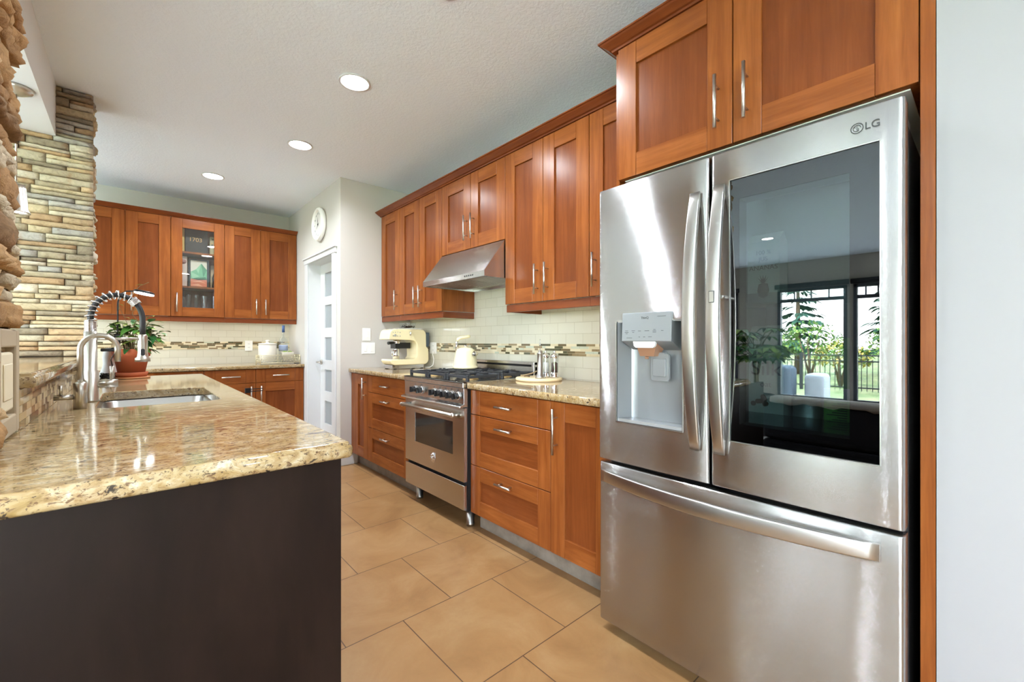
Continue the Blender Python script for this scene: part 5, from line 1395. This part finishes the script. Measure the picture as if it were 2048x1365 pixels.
for k in range(90):
    a = k * 0.62; pts.append((-0.115 + 0.028 * math.cos(a) * (1 + 0.3 * math.sin(k * 0.37)), 3.772 + 0.020 * math.sin(a), 0.907 + 0.012 * (1 + math.sin(k * 0.9)) + 0.0002 * k))
pts += [(-0.09, 3.80, 0.98), (-0.10, 3.82, 1.03), (-0.085, 3.84, 1.07), (-0.075, 3.85, 1.09)]
mb.tube(pts, 0.0028, 6); o = mb.build('lamp_cord', M_BLK, loc=(-0.085, 3.80, 0.905)); tag(o, 'coiled black cord at the foot of the terracotta pot', 'cord')
t = thing('white_vase', 'white flared vase standing behind the terracotta pot', 'vase', (-0.125, 4.02, WT))
mb = MB(); z = WT; mb.lathe([(0.001, z), (0.055, z), (0.052, z + 0.02), (0.036, z + 0.07), (0.030, z + 0.10), (0.034, z + 0.14), (0.030, z + 0.175), (0.022, z + 0.19)], (-0.115, 4.02, 0), 32); mb.build('body', mat('white_plastic', lin(236, 238, 240), 0.3), t)
mb = MB(); mb.lathe([(0.023, z + 0.1895), (0.023, z + 0.202), (0.012, z + 0.206), (0.001, z + 0.206)], (-0.115, 4.02, 0), 24); mb.build('neck_ring', M_WHITE, t)

# pendant over the bar
pd = thing('pendant_lamp', 'small pendant lamp hanging from the bulkhead over the bar', 'pendant lamp', (-0.412, 3.10, 2.364))
mb = MB(); mb.lathe([(0.001, 2.330), (0.03, 2.334), (0.055, 2.348), (0.062, 2.364)], (-0.412, 3.10, 0), 28); mb.build('canopy', M_NICK, pd)
mb = MB(); mb.cyl((-0.412, 3.10, 2.332), (-0.412, 3.10, 1.90), 0.004, n=8); mb.build('rod', M_NICK, pd)
mb = MB(); mb.lathe([(0.010, 1.905), (0.030, 1.90), (0.034, 1.88), (0.040, 1.785), (0.048, 1.770), (0.048, 1.766), (0.036, 1.768), (0.032, 1.88), (0.010, 1.895)], (-0.412, 3.10, 0), 28); mb.build('lamp_shade', M_NICK, pd)
mb = MB(); mb.lathe([(0.001, 1.772), (0.035, 1.772)], (-0.412, 3.10, 0), 24, caps=False); mb.build('diffuser', LIT('pendant_glow', (1, 0.93, 0.82, 1), 3.0), pd)

# ---------------------------------------------------------------- ceiling lights
M_LED = LIT('downlight_glow', (1.0, 0.97, 0.93, 1), 30.0)
def downlight(x, y, label, group='recessed ceiling lights', w=LAMP_W):
    t = thing('recessed_light', label, 'ceiling light', (x, y, CEIL), group)
    mb = MB(); mb.lathe([(0.088, CEIL - 0.0005), (0.088, CEIL - 0.006), (0.076, CEIL - 0.007), (0.074, CEIL - 0.0005)], (x, y, 0), 36, caps=False); mb.build('trim_ring', M_TRIM, t)
    mb = MB(); mb.lathe([(0.001, CEIL - 0.003), (0.0738, CEIL - 0.003)], (x, y, 0), 36, caps=False); mb.build('diffuser', M_LED, t)
    l = bpy.data.lights.new('downlight', 'AREA'); l.shape = 'DISK'; l.size = 0.14; l.energy = w; l.color = (0.83, 0.92, 1.0); l.spread = R(150)
    o = bpy.data.objects.new('downlight', l); o.location = (0, 0, -0.012); o.parent = t; COL.objects.link(o)
for x, y, s in ((0.976, 2.48, 'recessed ceiling light in front of the range'), (0.972, 3.55, 'recessed ceiling light between the range and the pantry'), (0.558, 4.75, 'recessed ceiling light close to the far cabinets'), (1.0, 1.53, 'recessed ceiling light cut by the top of the photo')):
    downlight(x, y, s, w=LAMP_W * (1.25 if y > 4 else 1.2 if y < 2 else 1.0))
for x in (-2.0, -4.2):
    for y in (0.3, 2.2, 4.3): downlight(x, y, 'recessed ceiling light over the dining side', w=LAMP_W * 1.6)
downlight(0.9, -1.2, 'recessed ceiling light behind the camera', w=LAMP_W * 1.2)

def strip_light(label, x0, x1, y0, y1, z, w):
    t = thing('undercabinet_light', label, 'strip light', ((x0 + x1) / 2, (y0 + y1) / 2, z))
    mb = MB(); mb.box(x0, x1, y0, y1, z - 0.014, z - 0.0002); mb.build('housing', M_PLATE, t, bev=0.002)
    l = bpy.data.lights.new('strip', 'AREA'); l.shape = 'RECTANGLE'; l.size = x1 - x0; l.size_y = y1 - y0; l.energy = w; l.color = (1.0, 0.93, 0.80)
    o = bpy.data.objects.new('strip', l); o.location = (0, 0, -0.016); o.parent = t; COL.objects.link(o)
strip_light('slim white strip light under the wall cabinets right of the hood', 1.93, 1.99, 1.15, 2.05, 1.389, 0.08)
strip_light('slim white strip light under the far wall cabinets', -0.1, 1.38, 5.47, 5.53, 1.399, 1.0)

# ---------------------------------------------------------------- dining side, seen mirrored in the fridge
sf = thing('sofa', 'dark sofa with its back to the kitchen', 'sofa', (-1.35, 0.60, 0))
M_SOFA = mat('dark_sofa_fabric', lin(48, 48, 54), 0.85)
mb = MB(); mb.box(-1.9, -0.95, -0.25, 1.22, 0.08, 0.38); mb.build('base', M_SOFA, sf, bev=0.03, seg=3)
mb = MB(); mb.box(-1.16, -0.94, -0.25, 1.22, 0.381, 0.70); mb.build('backrest', M_SOFA, sf, bev=0.05, seg=3)
for y in (-0.20, 1.08):
    mb = MB(); mb.box(-1.88, -1.165, y - 0.05, y + 0.13, 0.381, 0.60); mb.build('armrest', M_SOFA, sf, bev=0.04, seg=3)
for y in (-0.10, 0.45):
    mb = MB(); mb.box(-1.86, -1.17, y, y + 0.53, 0.385, 0.50); mb.build('seat_cushion', M_SOFA, sf, bev=0.04, seg=3)
for x in (-1.82, -1.03):
    for y in (-0.18, 1.14): mb = MB(); mb.cyl((x, y, 0), (x, y, 0.085), 0.025); mb.build('leg', M_ESP, sf)
mb = MB(); n = 30; vs = []
for i in range(n + 1):
    y = -0.2 + 1.36 * i / n; w = 0.008 * math.sin(i * 1.1) + 0.006 * math.sin(i * 2.3)
    vs += [(-0.932, y, 0.672 + w), (-0.930, y, 0.695), (-0.945, y, 0.716 + w * 0.4), (-1.05, y, 0.718), (-1.15, y, 0.712), (-1.172, y, 0.67 + w)]
mb.add(vs, [(6 * i + k, 6 * i + k + 1, 6 * i + k + 7, 6 * i + k + 6) for i in range(n) for k in range(5)], 0, True)
o = mb.build('throw_blanket', mat('white_throw', lin(226, 222, 214), 0.9), loc=(-1.05, 0.5, 0.7)); o.modifiers.new('solid', 'SOLIDIFY').thickness = 0.006
tag(o, 'white throw laid along the top of the dark sofa', 'throw')
ip = thing('potted_tree', 'leafy potted tree standing near the tall windows', 'plant', (-3.0, 1.95, 0))
mb = MB(); mb.lathe([(0.001, 0), (0.15, 0), (0.20, 0.5), (0.19, 0.5), (0.17, 0.44), (0.001, 0.44)], (-3.0, 1.95, 0), 32); mb.build('pot', mat('dark_planter', lin(70, 68, 68), 0.5), ip)
mb = MB()
for a in (0, 2.1, 4.2): mb.tube([(-3.0 + 0.03 * math.cos(a), 1.95 + 0.03 * math.sin(a), 0.43), (-3.0 + 0.01 * math.cos(a), 1.95 + 0.01 * math.sin(a), 0.7), (-3.0 + 0.05 * math.cos(a), 1.95 + 0.05 * math.sin(a), 0.95)], 0.018, 8)
rnd = random.Random(77); lv = MB()
for k in range(46):
    a = rnd.uniform(0, 6.28); el = rnd.uniform(-0.35, 1.2); q = rnd.uniform(0.12, 0.38)
    c = Vector((-3.0, 1.93, 0.98)) + Vector((math.cos(a) * math.cos(el), math.sin(a) * math.cos(el), math.sin(el) * 1.1)) * q
    mb.tube([(-3.0, 1.95, 0.93), (Vector((-3.0, 1.95, 0.97)) + c) / 2 + Vector((0, 0, 0.03)), c], 0.005, 5)
    for j in range(5):
        b = a + (j - 2) * 0.75; leaf(lv, c, (math.cos(b), math.sin(b), 0.15), rnd.uniform(0.13, 0.20), 0.062, droop=0.5, m=rnd.choice((0, 1, 1, 2)))
mb.build('trunk', M_STEM, ip); lv.build('foliage', [M_LEAF, M_LEAF2, M_LEAFY], ip)

# ---------------------------------------------------------------- yard beyond the tall windows
def grass_mat():
    m = mat('meadow_grass', lin(120, 150, 80), 0.9, spec=0.1); n = NT(m)
    n.color(n.ramp(n.noise(n.pos, 0.9, 6, 0.7), [(0.3, lin(100, 122, 74)), (0.5, lin(148, 162, 116)), (0.7, lin(190, 184, 140))])); return m
mb = MB(); mb.box(-60, XW - 0.12, -40, 40, -0.5, -0.35); mb.box(XW - 0.12, 12, -40, YS - 0.12, -0.5, -0.35); struct('ground', mb, grass_mat(), 'grassy yard beyond the tall windows')
mb = MB(); mb.box(-9.8, XW - 0.12, -6.5, 8, -0.349, -0.25); mb.box(XW - 0.12, 3, -6.5, YS - 0.12, -0.349, -0.25); struct('ground_patio', mb, mat('patio_concrete', lin(196, 192, 184), 0.8), 'pale patio outside the tall windows')
fe = thing('fence', 'black picket fence across the yard', 'fence', (-13.0, 3.0, -0.35))
M_FE = mat('black_fence_paint', lin(40, 44, 48), 0.5)
mb = MB()
for z in (0.72, 0.55, -0.22): mb.box(-13.02, -12.98, -6, 14, z, z + 0.035)
mb.build('rail', M_FE, fe); mb = MB(); y = -6
while y < 14: mb.box(-13.008, -12.992, y, y + 0.016, -0.30, 0.74 if int(y * 10) % 2 else 0.62); y += 0.125
mb.build('picket_panel', M_FE, fe)
for k in range(9): mb = MB(); y = -6 + k * 2.5; mb.box(-13.04, -12.96, y - 0.04, y + 0.04, -0.35, 0.80); mb.build('post', M_FE, fe)
mb = MB(); mb.box(-8.8, -8.0, 3.0, 3.9, -0.249, 0.60, 0); 
o = mb.build('covered_patio_furniture', mat('grey_cover', lin(92, 104, 116), 0.8), loc=(-8.4, 3.45, -0.25), bev=0.12, seg=3); tag(o, 'grey covered furniture on the patio', 'patio furniture')
mb = MB(); mb.box(-9.2, -8.6, 2.45, 2.85, -0.249, 0.42, 0)
o = mb.build('patio_chair', mat('pale_cover', lin(196, 198, 200), 0.8), loc=(-8.9, 2.65, -0.25), bev=0.10, seg=3); tag(o, 'pale covered chair on the patio', 'patio furniture')
M_SPR = mat('spruce_needles', lin(58, 92, 76), 0.9, spec=0.1); M_BARK = mat('bark', lin(104, 84, 66), 0.9)
def spruce(x, y, h, seed, label):
    t = thing('spruce_tree', label, 'tree', (x, y, -0.36)); rnd = random.Random(seed)
    mb = MB(); mb.cyl((x, y, -0.36), (x, y, h), 0.16, 0.02, 8); mb.build('trunk', M_BARK, t); mb = MB(); z = 0.9
    while z < h:
        rr = 0.22 * (h - z) + 0.25
        for k in range(9):
            a = rnd.uniform(0, 6.28); q = rr * rnd.uniform(0.7, 1.1)
            for j in range(5): leaf(mb, (x + math.cos(a) * q * (0.15 + j * 0.17), y + math.sin(a) * q * (0.15 + j * 0.17), z - 0.05 * j * q * 0.6 + rnd.uniform(-.05, .05)), (math.cos(a + rnd.uniform(-.9, .9)), math.sin(a + rnd.uniform(-.9, .9)), -0.15), q * 0.5, q * 0.2, droop=0.3)
        z += 0.28 + 0.02 * z
    mb.build('needles', M_SPR, t)
spruce(-20, 5.9, 5.2, 1, 'tall spruce left of the window view'); spruce(-22, 2.6, 6.0, 2, 'broad spruce rising over the bushes'); spruce(-21, -0.2, 4.6, 3, 'shorter spruce at the right of the window view')
def bush(x, y, r, h, seed, m, label):
    t = thing('bush', label, 'bush', (x, y, -0.36), 'bushes beyond the fence'); rnd = random.Random(seed)
    mb = MB()
    for k in range(5): a = k * 1.3; mb.tube([(x, y, -0.36), (x + 0.3 * r * math.cos(a), y + 0.3 * r * math.sin(a), h * 0.6)], [0.05, 0.02], 6)
    mb.build('branches', M_BARK, t); mb = MB()
    for k in range(900):
        a = rnd.uniform(0, 6.28); e = math.asin(rnd.uniform(-0.3, 1)); q = rnd.uniform(0.55, 1.0) ** 0.6
        leaf(mb, (x + r * q * math.cos(a) * math.cos(e), y + r * q * math.sin(a) * math.cos(e), h * 0.45 + h * 0.55 * q * math.sin(e)), (rnd.uniform(-1, 1), rnd.uniform(-1, 1), rnd.uniform(-.6, .6)), rnd.uniform(0.09, 0.17), 0.07, m=rnd.choice((0, 1)))
    mb.build('foliage', m, t)
M_B1 = [mat('bush_green', lin(104, 140, 70), 0.8, spec=0.1), mat('bush_pale', lin(146, 170, 92), 0.8, spec=0.1)]; M_B2 = [M_B1[0], mat('bush_gold', lin(196, 176, 92), 0.8, spec=0.1)]
for k, (x, y, r, h) in enumerate(((-14.6, 6.6, 0.85, 1.4), (-17.4, 4.8, 1.2, 2.0), (-14.6, 3.3, 0.8, 1.2), (-17.6, 1.9, 1.3, 2.0), (-14.7, 0.4, 0.85, 1.4), (-17.4, -1.4, 1.2, 1.8))):
    bush(x, y, r, h, 40 + k, M_B2 if k % 2 == 0 else M_B1, ['golden green bush at the far left beyond the fence', 'green bush between the first and third from the left', 'low golden bush in the middle of the window view', 'tall green bush below the broad spruce', 'golden bush below the shorter spruce', 'green bush at the right end beyond the fence'][k])
